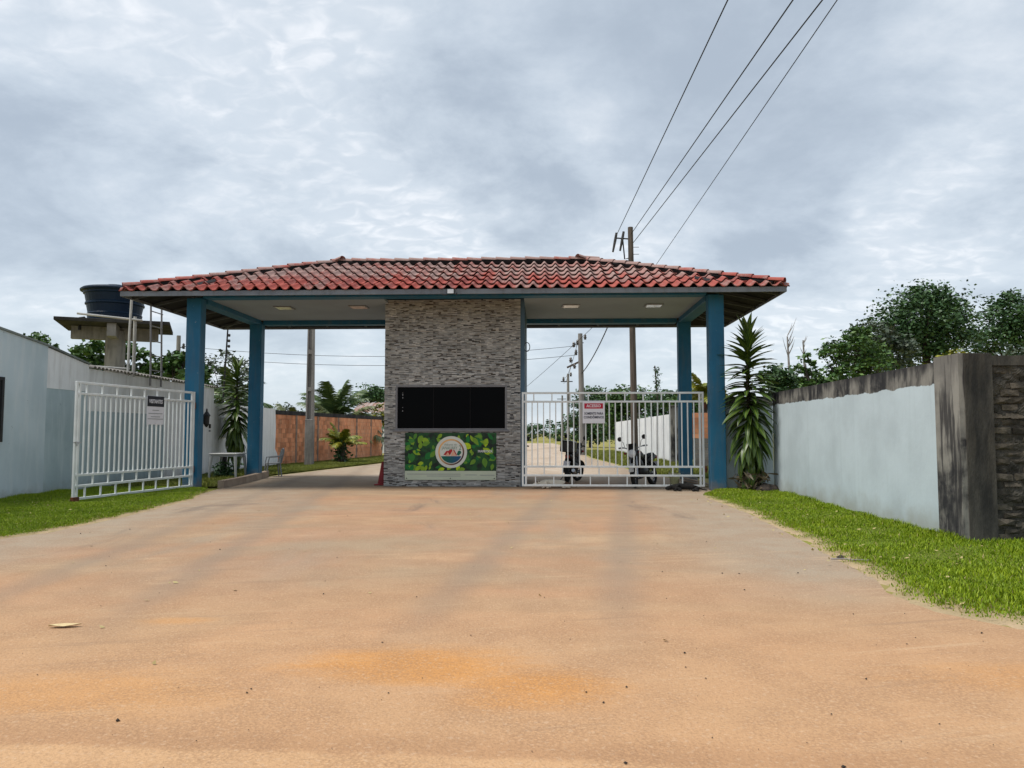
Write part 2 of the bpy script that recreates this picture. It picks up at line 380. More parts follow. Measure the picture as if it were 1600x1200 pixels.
def text_mesh(txt,size,bold=0.,sx=1.):
    c=bpy.data.curves.new('lettering','FONT'); c.body=txt; c.size=size; c.align_x='CENTER'; c.align_y='CENTER'; c.offset=bold; c.extrude=.0015; c.resolution_u=2
    o=bpy.data.objects.new('lettering',c); COL.objects.link(o)
    dg=bpy.context.evaluated_depsgraph_get(); me=bpy.data.meshes.new_from_object(o.evaluated_get(dg))
    bpy.data.objects.remove(o); bpy.data.curves.remove(c)
    if sx!=1:
        for v in me.vertices: v.co.x*=sx
    me.name='lettering'; me.materials.clear(); return me
def rot(z=0,y=0,x=0): return Matrix.Rotation(z,4,'Z')@Matrix.Rotation(y,4,'Y')@Matrix.Rotation(x,4,'X')
T=Matrix.Translation

# ================================================================== GROUND
g=MB(); g.poly([(-900,-300),(900,-300),(900,1500),(-900,1500)],-.012); tag(g.build('ground',ground_m),kind='structure')
LE=[(-7.2,10.04),(-6.99,10.7),(-7.0,11.62),(-7.03,12.7),(-7.2,14.36),(-7.4,16.03),(-7.95,17.9)]
RE=[(3.58,17.28),(3.62,13.74),(3.46,11.12),(3.29,8.97),(3.21,7.62),(3.04,7.02),(3.09,6.28),(3.42,5.75),(5,5.45),(9,5.3)]
roadL=[(-60,9.4),(-12,9.3)]+LE+[(-8.25,19.6),(-8.4,21.7),(-8.65,23.6),(-8.9,24.9),(-8.42,28.9),(-7.5,35.7),(-6.9,45),(-4.2,72),(-2.2,108)]
roadR=[(1.5,108),(2.6,84),(2.85,60),(2.7,44.6),(3.3,35.4),(3.35,29.3),(4.05,24.4),(4.3,22),(4.3,17.9)]+RE+[(60,5.3)]
def fine_sheet(name,outline,z,mat):
    bm=bmesh.new(); vs=[bm.verts.new((x,y,z)) for x,y in outline]; f=bm.faces.new(vs)
    bmesh.ops.triangulate(bm,faces=[f]); me=bpy.data.meshes.new(name); bm.normal_update()
    for q in bm.faces:
        if q.normal.z<0: q.normal_flip()
    bm.to_mesh(me); bm.free(); return link(name,me,mat)
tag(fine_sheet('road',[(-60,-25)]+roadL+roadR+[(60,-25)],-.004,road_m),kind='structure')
def inset_noise(pts,amp,step,seed):
    r=random.Random(seed); out=[]
    for (x0,y0),(x1,y1) in zip(pts[:-1],pts[1:]):
        L=math.hypot(x1-x0,y1-y0); k=max(1,int(L/step))
        for i in range(k):
            t=i/k; nx,ny=-(y1-y0)/L,(x1-x0)/L; a=r.uniform(-amp,amp)
            out.append((x0+(x1-x0)*t+nx*a,y0+(y1-y0)*t+ny*a))
    out.append(pts[-1]); return out
REn=inset_noise(RE,.10,.12,3); LEn=inset_noise(LE,.08,.12,4)
vergeR=REn+[(14,5.3),(14,10.3),(5.5,10.3),(5.42,11),(5.6,18.6),(4.6,19.6),(4.1,18.6)]
vergeL=LEn+[(-8.4,19.3),(-8.9,19.6),(-11.2,19.6),(-11.2,9.9),(-9,9.6)]
def verge(edge,inner,mat):
    """sheet that rises gently out of the road along its ragged edge"""
    m=MB(); n=len(edge)
    for (x,y),(u,w) in zip(edge,inner):
        for f,z in((0,-.012),(.06,.012),(.16,.03),(.5,.035),(1,.03)):
            m.v.append((x+(u-x)*f,y+(w-y)*f,z)); m.t.append(1 if f==0 else (.75 if f<.1 else 0))
    for i in range(n-1):
        for k in range(4): a=i*5+k; m.f.append((a,a+5,a+6,a+1))
    tag(m.build('verge',mat,tone=True),kind='structure')
verge(REn,[(max(5.62,x+.3) if y>10.3 else max(x+.3,5.7+(x-3)*1.0),min(19.3,max(y,10.2) if x>4.9 or y<10.3 else y+.6)) for x,y in REn],verge_m)
verge(LEn,[(-11.12,max(9.3,y-.2)) for x,y in LEn],verge_m)
bed=[(-8.42,19.6),(-8.55,21.7),(-8.8,23.6),(-9.05,24.9),(-8.6,28.9),(-7.7,35.6),(-7.2,44),(-9.6,45.2),(-11.3,32),(-11.2,19.6)]
tag(fine_sheet('planting_bed_soil',bed,.03,bed_m),kind='structure')

def inpoly(P,poly):
    x,y=P[:,0],P[:,1]; ins=np.zeros(len(P),bool); j=len(poly)-1
    for i in range(len(poly)):
        xi,yi=poly[i]; xj,yj=poly[j]
        c=((yi>y)!=(yj>y))&(x<(xj-xi)*(y-yi)/(yj-yi+1e-12)+xi); ins^=c; j=i
    return ins
def grass(name,label,poly,n,h0,h1,mat,z0=.01,wd=.0048,tall=None,patch=.35,edge=None):
    P=np.array(poly); lo,hi=P.min(0),P.max(0)
    pts=RNG.uniform(lo,hi,(int(n),2)); pts=pts[inpoly(pts,poly)]
    # patchy height
    ph=.5+.5*np.sin(pts[:,0]*2.3+np.sin(pts[:,1]*1.7)*1.4)*np.sin(pts[:,1]*2.9+1.3*np.sin(pts[:,0]*1.9))
    h=RNG.uniform(h0,h1,len(pts))*(1-patch+patch*2*ph*.8)
    if tall is not None: h*=tall(pts)
    if edge is not None:
        E_=np.array(edge); dm=np.full(len(pts),9.)
        for q in E_: dm=np.minimum(dm,np.hypot(pts[:,0]-q[0],pts[:,1]-q[1]))
        ok=RNG.random(len(pts))<np.clip((dm-.01)/.28,.10,1); pts=pts[ok]; h=h[ok]*np.clip(.4+dm[ok]/.45,.4,1); ph=ph[ok]
    k=len(pts); a=RNG.uniform(0,2*PI,k); b=RNG.uniform(0,2*PI,k); ln=RNG.uniform(.15,.75,k)*h
    w=wd*RNG.uniform(.7,1.5,k)
    d=np.stack([np.cos(a),np.sin(a)],1); l=np.stack([np.cos(b),np.sin(b)],1)
    V=np.zeros((k,5,3)); V[:,0,:2]=pts-d*w[:,None]; V[:,1,:2]=pts+d*w[:,None]
    m=pts+l*(ln*.3)[:,None]; V[:,2,:2]=m+d*(w*.75)[:,None]; V[:,3,:2]=m-d*(w*.75)[:,None]; V[:,2:4,2]=(h*.6)[:,None]
    V[:,4,:2]=pts+l*ln[:,None]; V[:,4,2]=h
    V[:,:,2]+=z0
    base=np.arange(k)[:,None]*5
    F=np.concatenate([base+np.array([[0,1,2]]),base+np.array([[0,2,3]]),base+np.array([[3,2,4]])])
    tn=np.repeat(np.clip(RNG.normal(.45,.22,k)+.25*(ph-.5),0,1),5)
    o=np_mesh(name,V.reshape(-1,3),F,tn,mat); tag(o,label,'grass',kind='stuff'); return o
tallR=lambda p: 1+.9*np.clip(1-(5.5-p[:,0])/.5,0,1)
grass('verge_grass','bright green grass on the verge along the right wall',REn+[(14,5.4),(14,10.05),(5.42,10.05),(5.38,11),(5.55,18.5),(4.6,19.5),(4.1,18.7)],560000,.015,.052,grass_m,z0=.028,tall=tallR,patch=.6,edge=REn)
grass('verge_grass','bright green grass on the verge under the open left gate',LEn+[(-8.4,19.1),(-11.1,19.4),(-11.1,10.1),(-9,9.75)],420000,.015,.052,grass_m,z0=.028,patch=.6,edge=LEn,tall=lambda p:1+.8*np.clip(1-(p[:,0]+11.1)/.5,0,1))
straw=leafmat('straw',(.30,.24,.10),(.46,.38,.18),.7,.2)
grass('dry_grass','sparse straw coloured blades mixed into the right verge',REn+[(14,5.4),(14,10.05),(5.42,10.05),(5.38,11),(5.55,18.5),(4.6,19.5),(4.1,18.7)],9000,.03,.08,straw,.02,.004)
grass('dry_grass','sparse straw coloured blades mixed into the left verge',LEn+[(-8.4,19.1),(-11.1,19.4),(-11.1,10.1),(-9,9.75)],6000,.03,.07,straw,.02,.004)
grass('bed_grass','patchy grass along the brick wall beyond the left lane',bed,100000,.04,.10,grass_far,.03,.008)
grass('lane_grass','yellowish grass beside the lane behind the right gate',[(4.2,24.4),(3.5,29.3),(3.45,35.4),(2.9,44.6),(3.0,60),(6,58),(6.2,36),(9,24)],120000,.06,.2,grass_far,-.01,.012)

# ================================================================== GATEHOUSE
GH=thing('gatehouse',(-2.3,21.3,0),'blue columned gatehouse with red tiled hip roof and stone clad booth','gatehouse')
def gp(mb,name,mat,parent=GH,**k):
    """build in world coordinates, parent under an unrotated Empty"""
    o=mb.build(name,mat,parent,**k)
    par=parent; off=Vector((0,0,0))
    while par is not None: off+=par.location; par=par.parent
    o.data.transform(T(-off)); return o
for cx in(-8.88,4.33):
    for cyy in(19.32,23.55):
        gp(MB().cbox(cx-.19,cx+.19,cyy-.2,cyy+.1,0,4.85,.012),'column',blue)
BZ0,BZ1=4.76,4.95
gp(MB().cbox(-8.65,4.1,19.12,19.5,4.85,BZ1,.01),'beam',blue)
gp(MB().cbox(-8.65,4.1,23.36,23.72,BZ0,BZ1,.01),'beam',blue)
gp(MB().cbox(-9.06,-8.7,19.55,23.32,BZ0,BZ1,.01),'beam',blue)
gp(MB().cbox(4.15,4.51,19.55,23.32,BZ0,BZ1,.01),'beam',blue)
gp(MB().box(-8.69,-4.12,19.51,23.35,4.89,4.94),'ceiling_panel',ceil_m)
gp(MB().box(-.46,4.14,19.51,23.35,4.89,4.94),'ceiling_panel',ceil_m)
for x,y in((-7.15,20.9),(-5.05,20.85),(.8,20.9),(3.05,20.9)):
    cl_=gp(MB().box(x-.24,x+.24,y-.24,y+.24,4.868,4.889),'ceiling_light',alu)
    gp(MB().box(x-.2,x+.2,y-.2,y+.2,4.860,4.867),'diffuser',lampglass,cl_)
# booth body with window opening
BX0,BX1,BY0,BY1=-4.16,-.46,20.34,23.3
WX0,WX1,WZ0,WZ1=-3.90,-.93,1.49,2.68
b=MB()
b.box(BX0,WX0,BY0,BY1,0,4.98).box(WX1,BX1,BY0,BY1,0,4.98).box(WX0,WX1,BY0,BY1,0,WZ0).box(WX0,WX1,BY0,BY1,WZ1,4.98).box(WX0,WX1,BY0+.4,BY1-.003,WZ0,WZ1)
gp(b,'booth_wall',navy)
wn=gp(MB().box(WX0,WX0+.05,BY0-.035,BY0+.06,WZ0,WZ1).box(WX1-.05,WX1,BY0-.035,BY0+.06,WZ0,WZ1).box(WX0+.05,WX1-.05,BY0-.034,BY0+.06,WZ1-.05,WZ1).box(WX0+.05,WX1-.05,BY0-.034,BY0+.06,WZ0,WZ0+.04),'window',alu)
gp(MB().box(WX0+.05,WX1-.05,BY0+.03,BY0+.045,WZ0+.04,WZ1-.05),'pane',glass_dark,wn)
gp(MB().cbox(WX0-.06,WX1+.06,BY0-.08,BY0+.0,WZ0-.05,WZ0-.002,.006),'sill',alu,wn)
for f in(.34,.67): gp(MB().box(WX0+f*(WX1-WX0)-.012,WX0+f*(WX1-WX0)+.012,BY0+.020,BY0+.029,WZ0+.04,WZ1-.05),'mullion',simple('mullion_dark',(.004,.004,.005),(.005,.005,.006),3,.5,.1),wn)
for z0,hh in((1.98,.03),(2.08,.015),(2.33,.03),(2.40,.05),(2.47,.015)): gp(MB().box(WX0+.17,WX0+.195,BY0+.022,BY0+.029,z0,z0+hh),'pane_reflection',alu,wn)  # small grey bars stand in for a column of reflections on the pane
# ledger stone cladding, tile by tile
TW,TH=.645,.395
def clad_strips(rs,w,h,y,keep):
    mb=MB(); z=0
    while z<h-.012:
        sh=min(rs.choice((.020,.026,.032)),h-z)
        x=0
        while x<w-.01:
            L=min(rs.uniform(.06,.17),w-x)
            if w-x-L<.06: L=w-x
            d=rs.uniform(.008,.045); tn=min(1,max(0,rs.gauss(.58,.165)))
            if rs.random()<.12: tn=rs.uniform(0,.25); d=.006; L*=.75  # short dark strips: shadows between the stones put into the tone
            for (a0,a1,c0,c1) in keep(x,x+L,z,z+sh):
                if a1-a0>.008 and c1-c0>.008:
                    X0,X1,Z0,Z1=a0+.0015,a1-.0015,c0+.0015,c1-.0015
                    mb.add([(X0,0,Z0),(X1,0,Z0),(X1,0,Z1),(X0,0,Z1),(X0,-d,Z0),(X1,-d*rs.uniform(.8,1),Z0),(X1,-d,Z1),(X0,-d,Z1)],[(4,5,6,7),(0,1,5,4),(1,2,6,5),(2,3,7,6),(3,0,4,7)],tn)
            x+=L
        z+=sh
    return mb
full=lambda a,b_,c,d:[(a,b_,c,d)]
clad_var=[clad_strips(random.Random(50+i),TW,TH,0,full).mesh('cladding_tile',True) for i in range(7)]
rows=[(-.215+i*TH) for i in range(14)]
CX0,CX1=-4.2,-.57
rs=random.Random(5); last=None
for i,z0 in enumerate(rows):
    for k in range(6):
        x0=CX0+k*TW; x1=min(x0+TW,CX1); zb=max(0,z0); zt=min(z0+TH,4.975)
        if x1-x0<.05: continue
        hitw=not(x1<WX0 or x0>WX1 or zt<WZ0-.05 or zb>WZ1)
        if abs(x1-x0-TW)<.001 and zb==z0 and zt==z0+TH and not hitw:
            me=rs.choice(clad_var)
            if me is last: me=rs.choice(clad_var)
            last=me
            o=link('cladding_tile',me,stone_m2,GH); o.location=Vector((x0,BY0,z0))-GH.location
        else:
            def keep(a,b_,c,d,x0=x0,zb=zb):
                A,B,C_,D=a+x0,b_+x0,c+zb,d+zb
                lo,hi=WZ0-.05,WZ1; out=[]
                if B<=WX0 or A>=WX1 or D<=lo or C_>=hi: return [(a,b_,c,d)]
                if C_<lo: out.append((a,b_,c,lo-zb))
                if D>hi: out.append((a,b_,hi-zb,d))
                m0,m1=max(C_,lo)-zb,min(D,hi)-zb
                if A<WX0: out.append((a,WX0-x0,m0,m1))
                if B>WX1: out.append((WX1-x0,b_,m0,m1))
                return out
            mb=clad_strips(random.Random(900+i*10+k),x1-x0,zt-zb,0,keep)
            if mb.v:
                o=mb.build('cladding_tile',stone_m2,GH,tone=True); o.location=Vector((x0,BY0,zb))-GH.location
gp(MB().box(CX0-.0,BX0,BY0+.0,BY0+.05,0,4.97).box(BX0,BX1-.11,BY0-.004,BY0-.001,WZ1+.001,4.97).box(BX0,BX1-.11,BY0-.004,BY0-.001,0,WZ0-.051),'cladding_bed',mortar)
# roof
EX0,EX1,EY0,EY1=-10.45,5.87,18.5,24.65
RX0,RX1,RY=-5.9,1.25,21.57
EZ,RZ=4.93,6.22
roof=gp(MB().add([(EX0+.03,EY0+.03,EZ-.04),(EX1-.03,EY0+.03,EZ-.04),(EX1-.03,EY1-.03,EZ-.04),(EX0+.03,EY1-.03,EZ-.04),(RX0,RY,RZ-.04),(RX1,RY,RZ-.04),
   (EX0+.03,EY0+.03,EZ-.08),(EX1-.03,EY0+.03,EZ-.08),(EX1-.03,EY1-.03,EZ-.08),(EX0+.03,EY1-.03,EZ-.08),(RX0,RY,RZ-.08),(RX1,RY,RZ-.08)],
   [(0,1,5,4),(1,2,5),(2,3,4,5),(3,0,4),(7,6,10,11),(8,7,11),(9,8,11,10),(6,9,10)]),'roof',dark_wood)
# fascia boards
FZ0,FZ1=4.79,4.915
gp(MB().cbox(EX0,EX1,EY0-.03,EY0+.0,FZ0,FZ1,.004),'fascia',grey_fascia,roof)
gp(MB().cbox(EX0,EX1,EY1,EY1+.03,FZ0,FZ1,.004),'fascia',grey_fascia,roof)
gp(MB().cbox(EX0-.001,EX0+.029,EY0+.002,EY1-.002,FZ0,FZ1,.004),'fascia',grey_fascia,roof)
gp(MB().cbox(EX1-.029,EX1+.001,EY0+.002,EY1-.002,FZ0,FZ1,.004),'fascia',grey_fascia,roof)
# rafters under the overhang
def rafter(a,b_,w=.07,h=.07):
    a,b_=Vector(a),Vector(b_); d=(b_-a); L=d.length; M=T(a)@d.to_track_quat('X','Z').to_matrix().to_4x4()
    gp(MB().box(0,L,-w/2,w/2,-h,0,M=M),'rafter',rafter_m,roof)
for y in np.arange(19.0,24.4,1.05):
    rafter((EX0+.04,y,EZ-.06),(-8.3,y,EZ+.38)); rafter((EX1-.04,y,EZ-.06),(3.8,y,EZ+.36))
for x in np.arange(-8.2,4.0,1.25):
    rafter((x,EY1-.04,EZ-.06),(x,23.2,EZ+.45)); rafter((x,EY0+.04,EZ-.06),(x,19.1,EZ+.20))
for (a,s) in(((EX0+.05,EY0+.05),1),((EX1-.05,EY0+.05),-1),((EX0+.05,EY1-.05),1),((EX1-.05,EY1-.05),-1)):
    rafter((a[0],a[1],EZ-.06),(a[0]+s*2.2,a[1]+(1.49 if a[1]<20 else -1.49),EZ+.50))
# roof tiles
TP,TL=.295,.64
def tile_mb(w=TP,L=TL,n=10,amp=.050):
    mb=MB(); th=.022
    def z(x): return amp*math.cos(2*PI*x/w)+.012*math.cos(4*PI*x/w)
    xs=[-w/2-.012+ (w+.024)*i/n for i in range(n+1)]
    top=[(x,0,z(x)+.068) for x in xs]; topb=[(x,L,z(x)+.005) for x in xs]
    bot=[(x,0,z(x)+.068-th) for x in xs]
    vs=top+topb+bot; m=n+1; fs=[]
    for i in range(n): fs.append((i,i+1,m+i+1,m+i)); fs.append((2*m+i,2*m+i+1,i+1,i)); fs.append((2*m+i+1,2*m+i,m+i,m+i+1))
    return mb.add(vs,fs)
tile_me=tile_mb().mesh('roof_tile',smooth=False)
for p_ in tile_me.polygons: p_.use_smooth=False
tile_me.materials.append(tile_m)
def slope_frame(e0,e1,r0):
    e0,e1,r0=Vector(e0),Vector(e1),Vector(r0)
    x=(e1-e0).normalized(); y=(r0-e0); y=(y-x*y.dot(x)); L=y.length; y.normalize(); zz=x.cross(y).normalized()
    M=Matrix((x,y,zz)).transposed().to_4x4(); return T(e0)@M,(e1-e0).length,L
def lay_tiles(e0,e1,rl,rr,as_parts,seed):
    M,Wd,L=slope_frame(e0,e1,rl); Mi=M.inverted(); pl=Mi@Vector(rl); pr=Mi@Vector(rr)
    nr=6; ex=(L+.02)/nr; rs=random.Random(seed); joined=MB(); cnt=0
    nc=int(round(Wd/TP)); pitch=Wd/nc
    for r in range(nr):
        s0=r*ex-.07
        for c in range(nc):
            xc=(c+.5)*pitch
            def lim(s): t=min(max(s/L,0),1); return pl.x*t, Wd+(pr.x-Wd)*t
            l0,r0_=lim(s0); l1,r1=lim(s0+TL)
            if xc+pitch/2<=l0+.03 or xc-pitch/2>=r0_-.03: continue
            inside=xc-pitch/2>=l1 and xc+pitch/2<=r1
            loc=Matrix.Translation((xc+rs.uniform(-.006,.006),s0+rs.uniform(-.012,.012),rs.uniform(-.004,.006)))@Matrix.Rotation(rs.uniform(-.02,.02),4,'Z')@Matrix.Diagonal((pitch/TP,1,1,1))
            if inside and as_parts:
                o=link('roof_tile',tile_me,None,roof); o.matrix_local=T(-GH.location)@M@loc
            else:
                bm=bmesh.new(); bm.from_mesh(tile_me); bmesh.ops.transform(bm,matrix=loc,verts=bm.verts)
                for (p0,p1,sg) in((Vector((0,0,0)),Vector((pl.x,L,0)),1),(Vector((Wd,0,0)),Vector((pr.x,L,0)),-1)):
                    d=(p1-p0).normalized(); nn=Vector((d.y,-d.x,0))*sg
                    bmesh.ops.bisect_plane(bm,geom=bm.verts[:]+bm.edges[:]+bm.faces[:],plane_co=p0,plane_no=-nn,clear_outer=True)
                # ridge
                bmesh.ops.bisect_plane(bm,geom=bm.verts[:]+bm.edges[:]+bm.faces[:],plane_co=(0,L,0),plane_no=(0,1,0),clear_outer=True)
                if len(bm.faces)<3: bm.free(); continue
                if as_parts:
                    me=bpy.data.meshes.new('roof_tile'); bm.to_mesh(me); o=link('roof_tile',me,tile_m,roof); o.matrix_local=T(-GH.location)@M
                    if len(me.materials)>1: me.materials.pop()
                else:
                    bm.verts.index_update(); joined.add([M@v.co for v in bm.verts],[[v.index for v in f.verts] for f in bm.faces])
                bm.free()
            cnt+=1
    if not as_parts: tag(gp(joined,'roof_tile',tile_m,roof),kind='stuff')
    return cnt
rl,rr=(RX0,RY,RZ),(RX1,RY,RZ)
e=[(EX0,EY0,EZ),(EX1,EY0,EZ),(EX1,EY1,EZ),(EX0,EY1,EZ)]
NT_=lay_tiles(e[0],e[1],rl,rr,True,1)
lay_tiles(e[2],e[3],rr,rl,False,2); lay_tiles(e[3],e[0],rl,rl,False,3); lay_tiles(e[1],e[2],rr,rr,False,4)
print('front roof tiles',NT_)
# ridge and hip caps
cap=MB(); nn=8; 
for i,(yy,r) in enumerate(((0,.125),(.46,.098))):
    for k in range(nn+1):
        a=PI*k/nn; cap.v.append((yy,r*math.cos(a),r*math.sin(a)*.8+(.018 if i==0 else 0))); cap.t.append(0)
for k in range(nn): cap.f.append((k,k+1,nn+2+k,nn+1+k))
b0=len(cap.v)
for k in range(nn+1):
    a=PI*k/nn; r=.107; cap.v.append((0,r*math.cos(a),r*math.sin(a)*.8+.018)); cap.t.append(0)
for k in range(nn): cap.f.append((b0+k,b0+k+1,k+1,k))
cap_me=cap.mesh('ridge_cap'); cap_me.materials.append(tile_m)
def caps(a,b_,step=.40,lift=.075):
    a,b_=Vector(a),Vector(b_); d=b_-a; k=int(d.length/step); x=d.normalized(); y=Vector((0,0,1)).cross(x).normalized(); z=x.cross(y)
    M=Matrix((x,y,z)).transposed().to_4x4()
    for i in range(k+1):
        p=a+x*(i*d.length/(k+.3))+z*(lift+random.uniform(-.008,.008))
        o=link('ridge_cap',cap_me,None,roof); o.matrix_local=T(p-GH.location)@M@Matrix.Rotation(random.uniform(-.03,.03),4,'Z')
def bed_strip(a,b_):
    a,b_=Vector(a),Vector(b_); gp(MB().tube([a+Vector((0,0,.06)),b_+Vector((0,0,.06))],.10,8),'ridge_mortar',dark_wood,roof)
for q in e: bed_strip((q[0]+(.25 if q[0]<0 else -.25),q[1]+(.17 if q[1]<20 else -.17),EZ+.05),rl if q[0]<0 else rr)
bed_strip(rl,rr)
for q in e: caps((q[0]+(.05 if q[0]<0 else -.05),q[1]+(.03 if q[1]<20 else -.03),EZ+.03),rl if q[0]<0 else rr)
caps(Vector(rl)+Vector((.05,0,0)),Vector(rr)+Vector((.05,0,0)),lift=.085)
# floodlight on the fascia, cable loop
fl=gp(MB().cbox(-2.3,-2.12,18.36,18.42,4.77,4.90,.006),'floodlight',black,roof)
gp(MB().box(-2.285,-2.135,18.352,18.359,4.785,4.885),'lens',lampglass,fl)
gp(MB().box(-2.42,-2.3,18.4,18.44,4.75,4.77).box(-2.08,-2.06,18.42,18.46,4.74,4.81),'bracket',black,fl)
lp=[(-.40+.075*math.cos(a),20.5,3.71+.12*math.sin(a)) for a in np.linspace(0,2*PI,17)]
gp(MB().tube(lp,.012,6,False).tube([(-.455,20.5,3.75),(-.44,20.5,4.3),(-.455,20.5,4.8)],.006,5),'cable_loop',wire_m)

# ================================================================== GATES
def gate(name,label,A,B,group='white sliding bar gates of the entrance',flip=False):
    A,B=Vector(A),Vector(B); L=(B-A).length; rz=math.atan2(B.y-A.y,B.x-A.x)
    g=thing(name,A,label,'gate',group,rz)
    Z=[.09,.34,.56,2.20,2.42]; t=.022
    for z in Z: MB().cbox(.05,L-.05,-t,t,z-.025,z+.025,.005).build('rail',whitem,g)
    for x in(0.03,.11,L-.11,L-.03): MB().cbox(x-.024,x+.024,-.024,.024,.065,2.445,.005).build('stile',whitem,g)
    pk=MB().box(-.014,.014,-.014,.014,.585,2.175).mesh('picket'); pk.materials.append(whitem)
    n=int((L-.22)/.150); sp=(L-.22)/n
    for i in range(1,n):
        o=link('picket',pk,None,g); o.location=(.11+i*sp,random.uniform(-.003,.003),0); o.rotation_euler=(0,random.uniform(-.003,.003),0)
    def shorts(z0,z1,off,every):
        m=MB().box(-.015,.015,-.015,.015,z0+.025,z1-.025).mesh('short_picket'); m.materials.append(whitem)
        x=.11+off
        while x<L-.16:
            if x>.16: o=link('short_picket',m,None,g); o.location=(x,0,0)
            x+=every
    shorts(2.20,2.42,.2,.46); shorts(.34,.56,.46,.46); shorts(.09,.34,.24,.46)
    return g
gR=gate('bar_gate','closed white bar gate between the stone booth and right column',(-.52,19.5,0),(4.07,19.5,0))
gL=gate('bar_gate','white bar gate swung open over the left grass verge',(-9.33,15.0,0),(-8.78,19.08,0))
MB().cbox(-.01,.17,-.035,.035,.0,.13,.008).build('foot_bracket',rust,gL)
MB().box(-.05,.16,-.04,-.026,1.20,1.23).tube([(.0,-.05,1.24),(.02,-.06,1.15),(.06,-.05,1.2)],.012,6).build('latch',plastic_w,gL)
for z in(.5,2.1): MB().tube([(4.62,0,z-.08),(4.62,0,z+.08)],.03,8).box(4.56,4.66,-.015,.015,z-.03,z+.03).build('hinge',rust,gR)
for z in(.5,2.1): MB().tube([(4.13,0,z-.08),(4.13,0,z+.08)],.03,8).build('hinge',rust,gL)

# signs on the gates
def sign(name,label,loc,rz,w,h,parts):
    s=thing(name,loc,label,'sign',None,rz)
    MB().cbox(-w/2,w/2,-.004,.004,-h/2,h/2,.0015).build('panel',sign_white,s)
    for p in parts:
        if p[0]=='rect':
            _,x0,x1,z0,z1,mat,nm=p; MB().box(x0,x1,-.0075,-.005,z0,z1).build(nm,mat,s)
        else:
            _,txt,x,z,size,mat,bold,sx,dy=p
            me=text_mesh(txt,size,bold,sx); o=link('lettering',me,mat,s); o.location=(x,-dy,z); o.rotation_euler=(PI/2,0,0)
    return s
sign('access_sign','white sign with red header reading ACESSO on the closed gate',(1.30,19.44,1.93),0,.56,.56,[
  ('rect',-.235,.235,.09,.225,sign_red,'header'),('text','ACESSO',0,.157,.10,sign_white,.0025,1.0,.009),
  ('text','SOMENTE PARA',0,-.035,.085,ink,.0025,.78,.0065),('text','CONDÔMINOS',0,-.13,.085,ink,.0025,.85,.0065)])
gd=math.atan2(19.08-15.0,-8.78+9.33)
vx,vy=-9.33+math.cos(gd)*2.47,15+math.sin(gd)*2.47
sign('visitor_sign','black and white sign reading VISITANTES on the open gate',(vx+math.sin(gd)*.06,vy-math.cos(gd)*.06,1.93),gd,.62,.66,[
  ('rect',-.305,.305,.085,.325,sign_black,'header'),('text','VISITANTES',0,.20,.12,sign_white,.003,.80,.009)]+
  [('rect',-a,a,z-.008,z+.008,ink_grey,'text_line') for a,z in((.12,0),(.26,-.075),(.17,-.15),(.28,-.20))])

# banner on the booth
BAN=thing('banner',(-2.42,20.285,.17),'green leaf print banner with round emblem below the booth window','banner')
def bn(mb,name,mat,lay,parent=BAN,**k):
    o=mb.build(name,mat,parent,**k); o.location.y=-.001*lay-.006; return o
BWd,BHt=1.21,1.24
MB().cbox(-BWd,BWd,-.005,.02,0,BHt,.002).build('panel',simple('banner_green',(.012,.085,.02),(.006,.015,.012),6,.5,.3),BAN)
bn(MB().box(-BWd+.002,BWd-.002,-.0005,0,.002,.24),'white_strip',simple('banner_cream',(.55,.60,.46),(.52,.57,.44),2,.5,.3),2)
leafp=simple('leaf_print',(.008,.16,.03),(.50,.66,.01),7,.5,.3,tone=True)
rs=random.Random(21); lm=MB()
for i in range(85):
    x,z=rs.uniform(-BWd+.02,BWd-.02),rs.uniform(.26,BHt-.03); L=rs.uniform(.10,.27); w=L*rs.uniform(.2,.34); a=rs.uniform(0,2*PI)
    tn=min(1,max(0,rs.gauss(.28,.3)+(.35 if abs(x+.05)<.5 and (z>.9 or z<.4) else 0)))
    pts=[(t*L-L/2,s*w*math.sin(PI*min(1,max(0,t))**.8)) for t,s in [(0,0),(.2,1),(.45,1),(.7,1),(.88,1),(1,0),(.88,-1),(.7,-1),(.45,-1),(.2,-1)]]
    q=[(x+u*math.cos(a)-v*math.sin(a),z+u*math.sin(a)+v*math.cos(a)) for u,v in pts]
    q=[(min(BWd-.004,max(-BWd+.004,u)),min(BHt-.004,max(.245,v))) for u,v in q]
    lm.add([(u,-.00004*i,v) for u,v in q],[tuple(range(len(q)))],tn)
tag(bn(lm,'leaf_print',leafp,1,tone=True),kind='stuff')
def disc(r,cx,cz,n=48,r0=0): 
    mb=MB()
    if r0==0: return mb.add([(cx+r*math.cos(2*PI*k/n),0,cz+r*math.sin(2*PI*k/n)) for k in range(n)],[tuple(range(n))])
    vs=[(cx+q*math.cos(2*PI*k/n),0,cz+q*math.sin(2*PI*k/n)) for q in(r0,r) for k in range(n)]
    return mb.add(vs,[(k,(k+1)%n,n+(k+1)%n,n+k) for k in range(n)])
EC=(0.02,.735)
em=bn(disc(.42,*EC),'emblem',simple('emblem_cream',(.66,.68,.62),(.62,.64,.58),3,.5,.3),6)
def be(mb,name,mat,lay): o=mb.build(name,mat,em); o.location.y=-.001*lay; return o
ringm=newmat('emblem_ring'); 
px,py,pz=ringm.sep(ringm.pos()); ringm.out(ringm.mix(ringm.ramp(ringm.math('ADD',px,ringm.math('MULTIPLY',pz,-.9)),-3.6,-2.7),(.75,.42,.16),(.05,.012,.03)),.5,.3)
be(disc(.345,*EC,48,.305),'ring',MATS['emblem_ring'],1)
hm=[( .29*math.cos(a),.29*math.sin(a)) for a in np.linspace(PI+.38,2*PI-.38,22)]
